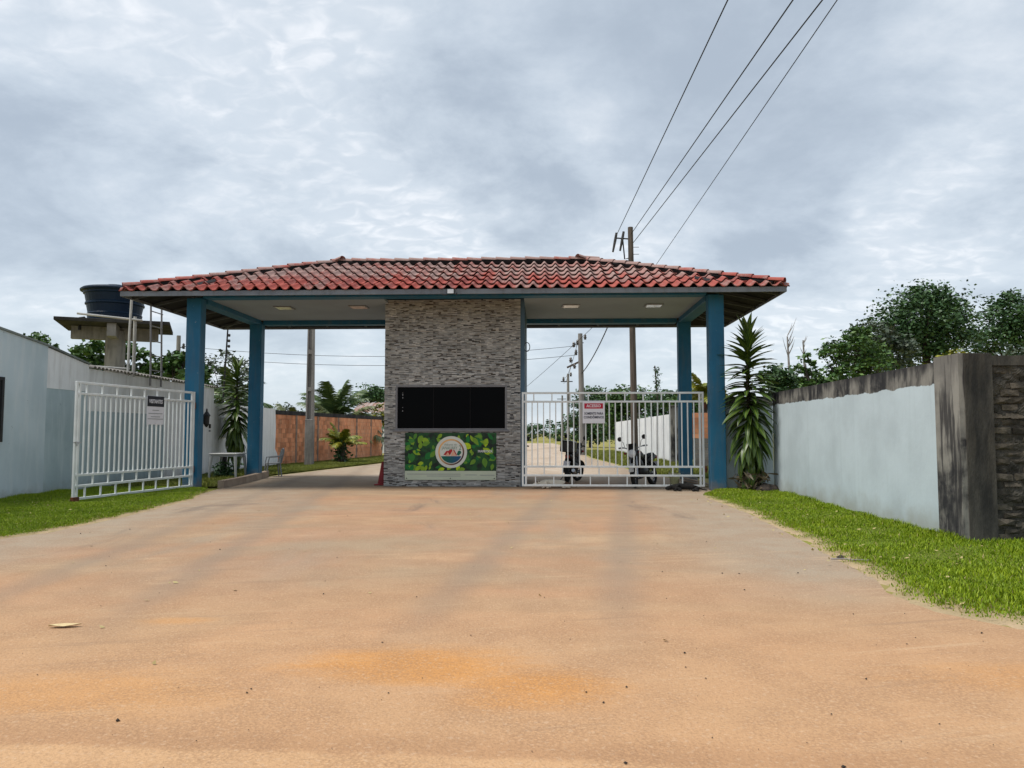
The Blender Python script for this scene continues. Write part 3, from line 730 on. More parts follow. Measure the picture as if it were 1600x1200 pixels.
lakem=newmat('emblem_lake'); lx=lakem.sep(lakem.pos())[0]; lakem.out(lakem.mix(lakem.ramp(lx,-2.6,-2.1),(.006,.12,.08),(.01,.07,.22)),.5,.3)
be(MB().add([(EC[0]+u,0,EC[1]+v) for u,v in hm],[tuple(range(len(hm)))]),'lake',MATS['emblem_lake'],1)
redm=simple('emblem_red',(.45,.015,.02),(.4,.012,.02),5,.5,.3); salmon=simple('emblem_salmon',(.75,.40,.28),(.7,.38,.26),5,.5,.3)
def tri(p,mat,nm,l): be(MB().add([(EC[0]+u,0,EC[1]+v) for u,v in p],[tuple(range(len(p)))]),nm,mat,l)
tri([(-.21,-.08),(-.13,.03),(-.05,.03),(-.12,-.08)],redm,'red_roof',1); tri([(-.10,-.08),(-.05,.06),(.03,.075),(.03,.03),(-.03,-.08)],redm,'red_roof',1.3)
tri([(-.16,-.10),(-.09,.0),(-.03,-.10)],salmon,'house_front',1.6); tri([(-.02,-.10),(.05,.05),(.13,-.10)],salmon,'house_front',1.6); tri([(.05,.06),(.08,.06),(.16,-.09),(.13,-.09)],redm,'red_roof',1.8)
tm=simple('emblem_tree',(.005,.13,.08),(.005,.11,.07),5,.5,.3)
be(disc(.05,EC[0]+.215,EC[1]-.01,16),'tree_mark',tm,1.2); be(disc(.04,EC[0]+.19,EC[1]-.05,14),'tree_mark',tm,1.4); be(MB().box(EC[0]+.205,EC[0]+.215,-.0002,0,EC[1]-.12,EC[1]-.04),'tree_mark',tm,1.6)
def bt(txt,x,z,size,mat,sx=1,bold=0.,parent=em,lay=1.2):
    me=text_mesh(txt,size,bold,sx); o=link('lettering',me,mat,parent); o.rotation_euler=(PI/2,0,0); o.location=(x,-.001*lay-.001,z); return o
gtxt=simple('emblem_text',(.16,.26,.20),(.14,.24,.19),5,.5,.3)
bt('chácaras do',EC[0]-.02,EC[1]+.195,.075,gtxt,.95); bt('JANAUARY',EC[0]-.045,EC[1]+.105,.115,gtxt,.72); bt('2',EC[0]+.235,EC[1]+.11,.17,gtxt,.8,.002)
o=bt('MARROCK',.92,.755,.085,sign_white,.95,.002,BAN,9)
for x0,x1,z in((-1.15,.27,.155),(-.62,.27,.105),(.38,.70,.135),(.78,1.17,.13)): bn(MB().box(x0,x1,-.0004,0,z-.007,z+.007),'text_line',ink_grey,4)
for x in(-1.16,0,1.16): bn(MB().tube([(x,0,.045),(x,-.008,.045)],.014,10),'screw',black,4)

# ================================================================== LEFT WALLS
LW=-11.15
hw=thing('house_wall',(LW,16,0),'light blue rendered house wall with sloping parapet at far left','wall')
def hp(mb,name,mat,parent=hw,**k): return gp(mb,name,mat,parent,**k)
def prism_yz(pts,x0,x1):
    n=len(pts); mb=MB(); vs=[(x0,y,z) for y,z in pts]+[(x1,y,z) for y,z in pts]
    return mb.add(vs,[tuple(range(n))[::-1],tuple(range(n,2*n))]+[(i,(i+1)%n,n+(i+1)%n,n+i) for i in range(n)])
hp(prism_yz([(4,0),(16.85,0),(16.85,3.36),(4,4.85)],LW-.2,LW),'rendered_wall',left_blue)
hp(prism_yz([(16.85,2.42),(18.45,2.42),(18.45,3.08),(16.85,3.34)],LW-.2,LW-.012),'upper_wall',plaster_white)
hp(prism_yz([(16.85,0),(18.45,0),(18.45,2.42),(16.85,2.42)],LW-.2,LW-.02),'lower_wall',left_band)
hp(prism_yz([(4,4.85),(16.86,3.361),(18.46,3.085),(18.46,3.125),(16.86,3.405),(4,4.895)],LW-.22,LW+.03),'coping',simple('coping_grey',(.20,.23,.22),(.15,.17,.16),3))
wg=hp(MB().box(LW+.005,LW+.05,14.2,14.27,1.22,2.56).box(LW+.005,LW+.05,15.36,15.43,1.22,2.56).box(LW+.005,LW+.05,14.27,15.36,2.49,2.56).box(LW+.005,LW+.05,14.27,15.36,1.22,1.28),'window_grille',black)
for y in np.arange(14.4,15.35,.13): hp(MB().tube([(LW+.03,y,1.28),(LW+.03,y,2.49)],.01,6),'grille_bar',black,wg)
sw=thing('side_wall',(LW,22,0),'white side wall edged with roof tiles behind the open gate','wall')
hp(prism_yz([(18.45,1.95),(25.75,1.95),(25.75,2.93),(18.45,3.0)],LW-.2,LW-.03),'upper_wall',plaster_white,sw)
hp(prism_yz([(18.45,0),(22.4,0),(22.4,1.95),(18.45,1.95)],LW-.2,LW-.035),'lower_wall',left_band,sw)
hp(prism_yz([(22.4,0),(25.75,0),(25.75,1.95),(22.4,1.95)],LW-.2,LW-.03),'lower_wall',plaster_bright,sw)
tl=MB()
for k in range(7):
    a=PI*k/6; tl.v+= [(0.09,.075*math.cos(a),.06*math.sin(a)),(-.5,.075*math.cos(a),.06*math.sin(a)+.12)]; tl.t+=[0,0]
for k in range(6): tl.f.append((2*k,2*k+2,2*k+3,2*k+1))
tlm=tl.mesh('edge_tile'); tlm.materials.append(concrete)
for i,y in enumerate(np.arange(18.55,25.75,.17)):
    o=link('edge_tile',tlm,None,sw); o.location=Vector((LW,y,3.0-.0096*(y-18.45)))-sw.location
ew=thing('garden_wall',(LW,29,0),'low white garden wall beyond the lantern, broken off at the brick wall','wall')
hp(prism_yz([(25.76,0),(32.2,0),(32.35,.3),(32.2,.55),(31.95,.75),(32.0,1.6),(31.9,2.42),(25.76,2.42)],LW-.2,LW-.06),'rendered_wall',plaster_bright,ew)
lt=thing('wall_lantern',(LW-.03,24.9,1.6),'black wall lantern on the white wall past the open gate','lantern')
MB().lathe([(.02,0),(.06,.05),(.085,.10),(.10,.36),(.13,.38),(.05,.50),(.03,.52),(.03,.58),(.005,.62)],8,T((.14,0,0))).build('lantern_body',black,lt)
MB().box(0,.03,-.05,.05,.1,.4).box(.03,.10,-.012,.012,.2,.23).build('wall_bracket',black,lt)
mt=thing('meter_box',(LW-.06,26.6,1.25),'pale electricity meter box with dark window on the garden wall','meter box')
MB().cbox(0,.12,-.19,.19,0,.72,.015).build('case',plaster_white,mt); MB().box(.12,.125,-.09,.09,.42,.62).build('window',black,mt)
ic=thing('intercom',(LW-.03,25.45,1.45),'small dark intercom between the lantern and the meter box','intercom')
MB().cbox(0,.03,-.06,.06,.12,.26,.005).build('case',black,ic); MB().cbox(0,.025,-.05,.05,0,.06,.005).build('button_plate',alu,ic)
ep=thing('fence_pole',(LW-.35,27.2,0),'leaning black electric fence pole with insulators above the garden wall','pole')
MB().tube([(0,0,0),(.02,0,2.5),(.10,.1,5.3)],[.04,.035,.028],8).build('pole',wire_m,ep)
for z in(4.95,4.75,4.55): MB().lathe([(.03,-.05),(.05,-.03),(.05,.03),(.03,.05)],8,T((.15,.1,z))).build('insulator',insul,ep)
MB().tube([(.06,0,4.2),(.2,.05,4.3),(.32,.05,4.22)],.02,6).build('arm',wire_m,ep)

# raised kerb with posts
kb=[(-8.2,19.6),(-8.4,21.7),(-8.64,23.35),(-8.9,24.85)]
mb=MB()
for (x0,y0),(x1,y1) in zip(kb[:-1],kb[1:]):
    mb.add([(x0,y0,-.02),(x1,y1,-.02),(x1,y1,.18),(x0,y0,.18),(x0-.16,y0,-.02),(x1-.16,y1,-.02),(x1-.16,y1,.18),(x0-.16,y0,.18)],[(0,1,2,3),(3,2,6,7),(5,4,7,6),(0,3,7,4),(1,5,6,2)])
tag(mb.build('kerb',kerb_m),kind='structure')

# ================================================================== RIGHT WALLS
rw=thing('boundary_wall',(5.5,14.5,0),'pale blue boundary wall with black stained top along right verge','wall')
def wallq(a,b_,th,z0,z1,side=1):
    a,b_=Vector((a[0],a[1],0)),Vector((b_[0],b_[1],0)); d=(b_-a).normalized(); nn=Vector((-d.y,d.x,0))*th*side
    vs=[a,b_,b_+nn,a+nn]; z1b=z1 if not hasattr(z1,'__len__') else None
    za,zb=(z1,z1) if z1b is not None else z1
    V=[(p.x,p.y,z0) for p in vs]+[(vs[0].x,vs[0].y,za),(vs[1].x,vs[1].y,zb),(vs[2].x,vs[2].y,zb),(vs[3].x,vs[3].y,za)]
    return MB().add(V,[(0,3,2,1),(4,5,6,7),(0,1,5,4),(1,2,6,5),(2,3,7,6),(3,0,4,7)])
gp(wallq((5.60,18.9),(5.43,10.75),.2,0,2.38),'painted_wall',wall_blue,rw)
gp(MB().box(4.56,5.75,19.42,19.62,0,2.32),'return_wall',wall_blue,rw)
gp(MB().box(5.40,5.80,10.16,10.78,0,2.44),'corner_pillar',pillar_m,rw)
gp(MB().box(5.47,5.82,10.14,10.158,0,2.435),'pillar_face',mould_m,rw)
bw=thing('rough_brick_wall',(9,10.3,0),'dark mouldy rough brick wall at right edge','wall')
gp(MB().box(5.81,13.5,10.222,10.42,0,2.36),'backing',rough_mortar,bw)
gp(MB().box(5.83,13.5,10.18,10.45,2.28,2.41),'coping',mould_m,bw)
rs=random.Random(77); brm=[]
for i in range(6):
    m=MB(); w,h,d=.24,.082,.05; j=lambda a:rs.uniform(-a,a)
    top=[(j(.008),-d+j(.012),j(.008)),(w+j(.008),-d+j(.012),j(.008)),(w+j(.008),-d+j(.012),h+j(.008)),(j(.008),-d+j(.012),h+j(.008))]
    midp=(w*rs.uniform(.3,.7),-d-rs.uniform(0,.018),h*rs.uniform(.3,.7))
    m.add([(0,0,0),(w,0,0),(w,0,h),(0,0,h)]+top+[midp],[(4,5,8),(5,6,8),(6,7,8),(7,4,8),(0,1,5,4),(1,2,6,5),(2,3,7,6),(3,0,4,7)])
    q=m.mesh('brick'); q.materials.append(rough_brick); brm.append(q)
for r in range(23):
    x=5.83+(.12 if r%2 else 0)
    while x<7.6:
        o=link('brick',rs.choice(brm),None,bw); o.location=Vector((x+rs.uniform(-.01,.01),10.25-rs.uniform(-.012,.008),.02+r*.098+rs.uniform(-.008,.008)))-bw.location
        o.rotation_euler=(rs.uniform(-.06,.06),rs.uniform(-.05,.05),rs.uniform(-.03,.03)); o.scale=(rs.uniform(.8,1.08),rs.uniform(.6,1.25),rs.uniform(.72,1.05)); x+=.258*rs.uniform(.86,1.03)
nx_,nz_=96,130; sm_=MB()
for iz in range(nz_+1):
    for ix in range(nx_+1):
        X=5.825+1.8*ix/nx_; Z=.0+2.27*iz/nz_
        q=math.sin(X*9.1+math.sin(Z*5.3)*2.2)*math.sin(Z*7.7+math.sin(X*4.1)*1.7)+.6*math.sin(X*23+Z*3.1)*math.sin(Z*31+X*5)
        sm_.v.append((X,10.218-.022*max(-1,q)-rs.uniform(0,.012),Z)); sm_.t.append(0)
for iz in range(nz_):
    for ix in range(nx_): a=iz*(nx_+1)+ix; sm_.f.append((a,a+1,a+nx_+2,a+nx_+1))
gp(sm_,'mortar_smear',rough_mortar,bw)
far=MB()
for r in range(23):
    x=7.62
    while x<13.2: far.box(x,x+.24,10.20+rs.uniform(-.01,.01),10.25,.02+r*.098,.102+r*.098); x+=.258
tag(gp(far,'brick',rough_brick,bw),kind='stuff')

# ================================================================== BRICK WALL (left lane)
A=Vector((-11.3,32.0,0)); B=Vector((-9.5,45.4,0)); d=(B-A); Lb=d.length; d.normalize()
kw=thing('clay_block_wall',A,'orange clay block wall with black coping beyond the left lane','wall',None,math.atan2(d.y,d.x))
MB().box(0,Lb,.03,.16,0,2.22).build('backing',mortar,kw)
MB().box(-.05,Lb,-.03,.2,2.2,2.38).build('coping',simple('black_coping',(.022,.022,.025),(.05,.048,.045),3,.9,.2,bump=.4),kw)
m=MB()
for k in range(5):   # ribbed clay block
    x=.004+k*.0575; m.box(x,x+.046,-.012,.03,.006,.196)
m.box(.004,.284,-.002,.03,.004,.198)
cbm=m.mesh('clay_block'); cbm.materials.append(clay)
cnt=0; rest=MB(); rs=random.Random(6)
posts=[0,2.1,4.4,6.9,9.4,11.6]
for px_ in posts[1:]: MB().cbox(px_-.075,px_+.075,-.03,.03,0,2.2,.01).build('post',simple('post_brown',(.30,.22,.17),(.22,.16,.125),3,.9,.2),kw)
nearb=[]
for r in range(11):
    x=(.14 if r%2 else 0)
    while x<Lb-.29:
        a_,b2=x,x+.29
        for px_ in posts[1:]:
            if a_<px_-.075<b2: b2=px_-.078
            elif a_<px_+.075<b2: a_=px_+.078
        if b2-a_>.06: nearb.append((a_,r,(b2-a_)/.29))
        x+=.29
nearb.sort()
for i,(x,r,fx) in enumerate(nearb):
    if i<300:
        o=link('clay_block',cbm,None,kw); o.location=(x,rs.uniform(-.012,.012),.2*r); o.scale=(fx,1,1)
    else: rest.box(x+.004,x+.29*fx-.006,-.012+rs.uniform(-.012,.012),.03,.2*r+.005,.2*r+.195)
tag(rest.build('clay_block',clay,kw),kind='stuff')

# ================================================================== WALLS BEHIND RIGHT GATE
ww=thing('white_panel_wall',(6.0,36.2,0),'white panelled wall along the lane seen through the right gate','wall')
Wa,Wb=Vector((6.05,36.4,0)),Vector((5.5,58,0)); k=9
for i in range(k):
    p=Wa.lerp(Wb,i/k); q=Wa.lerp(Wb,(i+.97)/k)
    gp(wallq((p.x,p.y),(q.x,q.y),.1,0,2.3-.008*i,-1),'panel',plaster_bright,ww)
cp_=thing('corner_post',(6.05,35.6,0),'weathered grey concrete post ending the white panelled wall','post')
MB().cbox(-.17,.17,-.17,.17,0,2.6,.02).build('shaft',pillar_m,cp_); MB().cbox(-.2,.2,-.2,.2,2.6,2.68,.02).build('cap',mould_m,cp_)
bp=thing('brick_pier',(6.35,30.5,0),'brick and concrete pier behind the right rear column','pier')
for r in range(11):
    for c_ in range(2): 
        MB().box(-.42+c_*.29+.01,-.42+c_*.29+.275,-.15,.1,r*.2+.01,r*.2+.19).build('brick',clay if r>5 else concrete,bp)
MB().box(-.4,.14,-.135,.09,0,2.2).build('mortar_core',mortar,bp); MB().cbox(.17,.62,-.16,.12,0,2.3,.01).build('concrete_jamb',concrete,bp)

# ================================================================== WATER TOWER
wt=thing('water_tower',(-14.25,25,0),'concrete water tower slab on a single round pillar behind left wall','water tower')
MB().tube([(0,0,0),(0,0,4.8)],.31,20).build('pillar',concrete,wt)
Mr=rot(R(24))
MB().cbox(-1.6,1.7,-1.4,1.4,4.92,5.03,.01,Mr).build('slab',simple('slab_dark',(.05,.048,.045),(.03,.029,.028),2,.9,.15,bump=.4),wt)
MB().box(-1.3,1.3,-.13,.13,4.5,4.918,M=Mr).build('slab_beam',concrete,wt); MB().box(-.13,.13,-1.3,1.3,4.502,4.916,M=Mr).build('slab_beam',concrete,wt)
tk=thing('water_tank',(-14.3,25.0,5.06),'round dark blue plastic water tank on the concrete slab','water tank')
MB().lathe([(.80,0),(.83,.25),(.84,.28),(.81,.32),(.86,.58),(.90,.60),(.90,.65),(.87,.68),(.92,.93),(.96,.95),(.96,1.0),(.98,1.04)],36).build('tank_body',tank_blue,tk,smooth=False)
MB().lathe([(1.05,1.04),(1.06,1.09),(1.0,1.14),(.7,1.20),(.3,1.25),(.28,1.29),(.05,1.30)],36).build('lid',tank_blue,tk)
MB().tube([(-.7,-.55,.12),(-.75,-.7,.1),(-.75,-.72,-.3)],.05,8).build('outlet_pipe',black,tk)
pp=thing('water_pipe',(-11.2,20.3,2.95),'white pipe riser with side branch beside the water tower','pipe')
MB().tube([(0,0,0),(0,.02,1.1),(.02,.05,2.3)],.035,8).build('riser',pvc,pp); MB().tube([(.02,.25,0),(.02,.25,1.65)],.045,8).build('riser',pvc,pp)
MB().tube([(-1.1,-.6,1.62),(.2,.3,1.55)],.03,8).build('branch',pvc,pp); MB().tube([(-1.2,-.9,.25),(0,.1,.2)],.022,8).build('branch',pvc,pp)
ld=thing('ladder',(-11.12,21.35,2.75),'grey metal ladder fixed above the side wall by the left column','ladder')
for y in(0,.62): MB().tube([(0,y,0),(0,y,.4),(-.05,y,2.4)],.026,6).build('rail',alu,ld)
for z in np.arange(.45,2.3,.42): MB().tube([(-.01,0,z),(-.01,.62,z)],.016,6).build('rung',alu,ld)

# ================================================================== POLES AND WIRES
def upole(name,loc,label,h,r0,r1,mat,square=False,lean=(0,0)):
    p=thing(name,loc,label,'utility pole','utility poles')
    if square:
        m=MB(); 
        for s in(-1,1): m.add([(s*r0-.03*0,-r0,0),(s*r0*.55,-r0,0),(s*r0*.55,r0,0),(s*r0,r0,0),(s*r1+lean[0],-r1+lean[1],h),(s*r1*.55+lean[0],-r1+lean[1],h),(s*r1*.55+lean[0],r1+lean[1],h),(s*r1+lean[0],r1+lean[1],h)],[(0,1,5,4),(1,2,6,5),(2,3,7,6),(3,0,4,7),(4,5,6,7)])
        m.box(-r0*.56,r0*.56,-r0*.3,r0*.3,0,h*.98)
        for z in np.arange(.0,h,1.6): m.box(-r0*.62,r0*.62,-r0*.8,r0*.8,z,z+.18)
        m.build('shaft',mat,p)
    else: MB().tube([(0,0,-.2),(lean[0]*.5,lean[1]*.5,h/2),(lean[0],lean[1],h)],[r0,(r0+r1)/2,r1],10).build('shaft',mat,p)
    return p
def insulator(p,x,y,z,s=1): MB().lathe([(.03*s,0),(.07*s,.03*s),(.04*s,.06*s),(.08*s,.10*s),(.04*s,.14*s),(.06*s,.18*s),(.02*s,.24*s)],8,T((x,y,z))).build('insulator',insul,p)
p1=upole('utility_pole',(3.83,32,0),'tall brown square utility pole rising behind the roof on right',10.05,.15,.11,pole_wood,False,(-.1,0))
MB().tube([(-.12,0,9.55),(-.75,0,9.6)],.03,6).build('crossarm',wire_m,p1); MB().tube([(-.12,0,8.75),(-.35,0,8.7),(-.42,0,9.5)],.03,6).build('bracket',wire_m,p1)
for x,z in((-.72,9.5),(-.42,9.55)):
    MB().tube([(x+.04,0,z+.32),(x-.02,0,z),(x-.12,0,z-.5)],[.05,.06,.04],8).build('fuse_cutout',insul,p1)
for z in(9.2,8.9): MB().tube([(-.1,0,z),(.25,0,z)],.012,6).build('step_bolt',wire_m,p1)
p2=upole('utility_pole',(2.62,50,0),'grey utility pole with crossarms standing behind the right gate sign',7.9,.22,.15,pole_conc,False,(-.12,0))
MB().box(-.7,.3,-.05,.05,6.0,6.12,M=rot(0,R(-25))@T((2.2,0,-.5))).build('crossarm',pole_wood,p2)
for x,z in((-.55,7.0),(-.4,6.5),(-.3,7.15),(-.75,6.0),(-.5,5.6),(.2,7.5)): insulator(p2,x,0,z,1.5)
MB().tube([(-.6,0,7.15),(.1,0,7.3)],.03,6).build('bracket',wire_m,p2)
p3=upole('utility_pole',(2.85,84,0),'thin grey utility pole, second along the lane',7.9,.2,.13,pole_conc); insulator(p3,-.5,0,7.1,2); insulator(p3,.3,0,7.6,2); MB().box(-.8,.5,-.05,.05,7.0,7.1).build('crossarm',wire_m,p3)
p4=upole('utility_pole',(3.1,118,0),'farthest thin utility pole down the lane',7.2,.2,.13,pole_conc); MB().box(-.8,.6,-.05,.05,6.6,6.7).build('crossarm',wire_m,p4)
p5=upole('utility_pole',(-9.95,32.6,0),'grey concrete utility pole in front of the clay block wall',8.4,.16,.11,pole_conc,True)
MB().cbox(-.165,.165,-.17,.17,0,2.0,.02).build('painted_base',concrete,p5)
p6=upole('utility_pole',(-24.2,50,0),'distant concrete utility pole left of the left column',7.9,.17,.13,pole_conc); insulator(p6,.35,0,7.0,1.6); insulator(p6,.35,0,6.5,1.6); MB().tube([(0,0,7.1),(.4,0,7.1)],.03,6).build('bracket',wire_m,p6)
def wire(a,b_,label,sag=.4,r=.012,n=14,group='overhead wires'):
    a,b_=Vector(a),Vector(b_); pts=[a.lerp(b_,i/n)-Vector((0,0,sag*4*(i/n)*(1-i/n))) for i in range(n+1)]
    o=MB().tube(pts,r,5).build('overhead_wire',wire_m); return tag(o,label,'wire',group)
def thru(a,m,t): a,m=Vector(a),Vector(m); return a+(m-a)*t
for a,m,lab,r in(((3.1,32,9.62),(3.28,13.1,9.0),'leftmost overhead wire running from the pole over the street',.013),((3.75,32,9.75),(4.43,13.1,9.0),'second overhead wire from the left above the roof',.014),
          ((3.85,32,9.4),(4.95,13.1,9.0),'third overhead wire from the left above the roof',.014),((4.72,32,8.35),(5.2,13.1,9.0),'thin rightmost overhead wire above the roof',.010)):
    wire(a,thru(a,m,2.1),lab,.0,r)
wire((3.72,32,8.3),(2.6,50,5.3),'thick dark cable dropping between the two poles in right bay',.5,.03)
wire((4.72,32,8.35),(-4,62,3.0),'thin wire slanting down across the right bay',.3,.012)
for i,(z,zz) in enumerate(((7.2,7.1),(6.6,6.5))): wire((-24,50,z),(2.3,50,zz),('upper','lower')[i]+' of the two far wires crossing behind the left bay',.7,.015)
wire((2.3,50,7.2),(2.5,84,7.4),'upper wire between the lane poles',.4,.015); wire((2.0,50,6.2),(2.3,84,6.9),'lower wire between the lane poles',.5,.015)

# ================================================================== PLANTS
def leaves(P,size,up=.5,asp=.45):
    k=len(P); d=RNG.normal(size=(k,3)); d/=np.linalg.norm(d,axis=1)[:,None]; d[:,2]*=.6
    nrm=RNG.normal(size=(k,3)); nrm[:,2]+=up*2; 
    w=np.cross(d,nrm); w/=np.linalg.norm(w,axis=1)[:,None]+1e-9
    s=size*RNG.uniform(.6,1.4,k)[:,None]
    V=np.stack([P-d*s*.5,P+w*s*asp*.5+d*s*.05,P+d*s*.5,P-w*s*asp*.5+d*s*.05],1).reshape(-1,3)
    return V,np.arange(4*k).reshape(-1,4)
def crown_pts(blobs,n,clump=.32):
    out=[]; vol=np.array([b[3]*b[4]*b[5] for b in blobs])**.75; vol=vol/vol.sum()
    for b_,f in zip(blobs,vol):
        m=max(8,int(n*f)); nc=max(6,int(m/42))
        q=RNG.normal(size=(nc,3)); q/=np.linalg.norm(q,axis=1)[:,None]; q*=RNG.uniform(.45,1.05,nc)[:,None]
        cs=np.array(b_[:3])+q*np.array(b_[3:6]); idx=RNG.integers(0,nc,m)
        sc=clump*np.mean(b_[3:6])*RNG.uniform(.5,1.2,nc)
        out.append(cs[idx]+np.clip(RNG.normal(size=(m,3)),-1.5,1.5)*sc[idx][:,None]*np.array([1,1,.6]))
    return np.concatenate(out)
def tree(name,loc,label,blobs,n,size,mat,tr=.15,cat='tree',group=None,tm=trunk_m,clump=.32,asp=.5):
    t=thing(name,loc,label,cat,group); m=MB(); rs=random.Random(hash(label)%1000 if False else len(label)*7+int(abs(loc[0])*10))
    zc=min(b_[2] for b_ in blobs); top=max(blobs,key=lambda b_:b_[2])
    fork=Vector((top[0]*.3,top[1]*.3,zc*.55))
    m.tube([(0,0,-.1),fork*.5+Vector((rs.uniform(-.1,.1),0,0)),fork,Vector(top[:3])],[tr,tr*.85,tr*.7,tr*.2],8)
    for b_ in blobs:
        c=Vector(b_[:3]); mid=fork.lerp(c,.5)+Vector((rs.uniform(-.2,.2),rs.uniform(-.2,.2),-.1)); m.tube([fork,mid,c],[tr*.5,tr*.32,tr*.14],6)
        for _ in range(4):
            q=c+Vector((rs.uniform(-1,1)*b_[3],rs.uniform(-1,1)*b_[4],rs.uniform(-.6,1)*b_[5]))*.8
            m.tube([mid,mid.lerp(q,.55)+Vector((0,0,.1)),q],[tr*.25,tr*.16,tr*.05],5)
    m.build('trunk',tm,t)
    P=crown_pts(blobs,n,clump); V,F=leaves(P,size,asp=asp)
    zn=(P[:,2]-P[:,2].min())/(np.ptp(P[:,2])+1e-6)
    tone=np.clip(RNG.normal(.42,.27,len(P)),0,1)
    np_mesh('crown',V,F,np.repeat(tone,4),mat,t); return t
G_R='trees beyond the right wall'; G_L='trees behind the left wall'
tree('broadleaf_tree',(19.6,40,0),'largest dark green spreading tree beyond the right wall',[(0,0,7.4,2.1,1.8,1.5),(-1.4,0,6.9,1.3,1.3,.9),(1.5,.3,7.3,1.3,1.3,1.2),(.3,0,8.5,1.0,1.0,.6),(-1.6,-.3,5.7,1.4,1.2,1.0),(.9,0,5.8,1.6,1.2,1.0)],17000,.21,leaf_dark,.22,group=G_R)
tree('broadleaf_tree',(25.3,42,0),'dark tree at right edge beside the largest tree',[(0,0,7.6,1.5,1.3,1.2),(-1,0,6.3,1.3,1.2,1.1),(1.2,0,6.8,1.5,1.3,1.4),(-.2,0,8.6,.8,.8,.5),(2.2,0,8,1.2,1.2,1)],11000,.21,leaf_dark,.2,group=G_R)
tree('broadleaf_tree',(16.3,38,0),'paler grey green tree leaning against the largest tree',[(0,0,6.2,1.2,1.1,.8),(.8,0,5.2,1.2,1,.9),(-.8,0,5.0,1.0,1,.8)],3200,.24,leaf_grey,.14,group=G_R)
tree('broadleaf_tree',(12.9,32,0),'loose mid green tree left of the largest tree',[(0,0,4.9,.95,.9,.7),(-.9,0,4.7,.6,.7,.4),(.7,0,4.3,.8,.8,.7),(-.3,0,3.9,.9,.8,.5),(.2,0,5.5,.5,.5,.3)],4200,.19,leaf_mid,.10,group=G_R)
tree('shrub',(9.6,28,0),'small bright bushy shrub above the far end of the blue wall',[(0,0,3.4,.75,.7,.5),(-.9,0,3.0,.7,.7,.5),(.5,0,2.9,.7,.7,.5),(-.1,0,3.9,.35,.35,.3)],2600,.20,leaf_mid,.08,'shrub',G_R)
tree('shrub',(7.9,26,0),'dark shrub rising right behind the striped leaf plant',[(0,0,3.2,.7,.6,.5),(.4,0,2.6,.7,.6,.5)],1700,.19,leaf_dark,.07,'shrub',G_R)
tree('shrub',(11.6,22,0),'little fresh green sprig over the stained corner pillar',[(0,0,3.45,.5,.4,.2),(-.35,0,3.2,.5,.3,.18)],700,.15,leaf_yel,.03,'shrub',G_R)
tree('shrub',(14.4,30,0),'low bushes filling the gap under the big trees',[(1.2,0,3.3,.9,.9,.7),(2.8,0,3.4,1.3,.9,.8),(4.6,0,3.7,1.6,1,.9),(7,0,3.6,1.6,1,.8)],5500,.22,leaf_grey,.06,'shrub',G_R)
for x,lab,h in((15.9,'left of two bare dead trees beyond the blue wall',8.9),(16.9,'right of two bare dead trees beyond the blue wall',8.6)):
    t=thing('dead_tree',(x,50,0),lab,'tree','dead trees'); m=MB(); rs=random.Random(int(h*10)); m.tube([(0,0,0),(.05,0,h*.5),(-.05,0,h*.86)],[.12,.09,.045],6)
    for k in range(9):
        z=h*rs.uniform(.7,.87); a=rs.uniform(0,2*PI); L=rs.uniform(.5,1.0)*(1.0 if x<16 else .45); m.tube([(-.03,0,z),(math.cos(a)*L*.4,math.sin(a)*L*.4,z+L*.7),(math.cos(a)*L*.6,math.sin(a)*L*.6,z+L*1.2)],[.03,.018,.006],5)
    m.build('trunk',dead_m,t)
tree('broadleaf_tree',(-24.4,35,0),'dark treetop peeping over the far left wall',[(0,0,5.7,.9,.8,.6),(.9,0,5.2,.7,.7,.5),(-.9,0,5.4,.7,.7,.5)],1700,.26,leaf_mid,.14,group=G_L)
tree('broadleaf_tree',(-16.3,28,0),'glossy leafed tree left of the water tower pillar',[(0,0,4.2,1.0,.9,.75),(-.9,0,4.0,.8,.8,.6),(1,0,3.8,.8,.7,.6),(.1,0,3.2,1.2,.8,.5),(.6,0,4.6,.5,.5,.3)],2600,.27,leaf_mid,.13,group=G_L,asp=.55)
tree('broadleaf_tree',(-14.0,28.5,0),'glossy leafed tree behind the metal ladder',[(0,0,3.8,.7,.7,.55),(.9,0,3.5,.7,.7,.45),(-.8,0,3.4,.6,.6,.6),(.3,0,4.3,.4,.4,.3)],1900,.27,leaf_mid,.11,group=G_L,asp=.55)
tree('broadleaf_tree',(-16.0,38,0),'airy grey green tree between the two left columns',[(0,0,4.9,1.1,.9,.6),(-.8,0,4.3,.8,.8,.6),(.9,0,4.2,.8,.8,.6),(0,0,3.4,1.2,.9,.6)],1900,.20,leaf_grey,.08,group=G_L)
tree('broadleaf_tree',(-13.4,60,0),'dark round tree beyond the shed roof in the left bay',[(0,0,4.7,1.0,.9,.8),(.9,0,4.3,.9,.8,.8),(-.8,0,4.0,.8,.8,.7)],2600,.26,leaf_dark,.15)
tree('shrub',(-18.6,52,0),'low green scrub far behind the white wall end',[(0,0,2.6,1.8,.9,.8),(2.2,0,2.2,1.6,.9,.7)],1800,.25,leaf_grey,.06,'shrub')
tree('shrub',(-10.3,49,0),'yellow flowering bush beside the stone booth edge',[(0,0,2.7,.6,.5,.5),(.3,0,2.2,.6,.5,.5)],900,.2,leaf_yel,.05,'shrub')
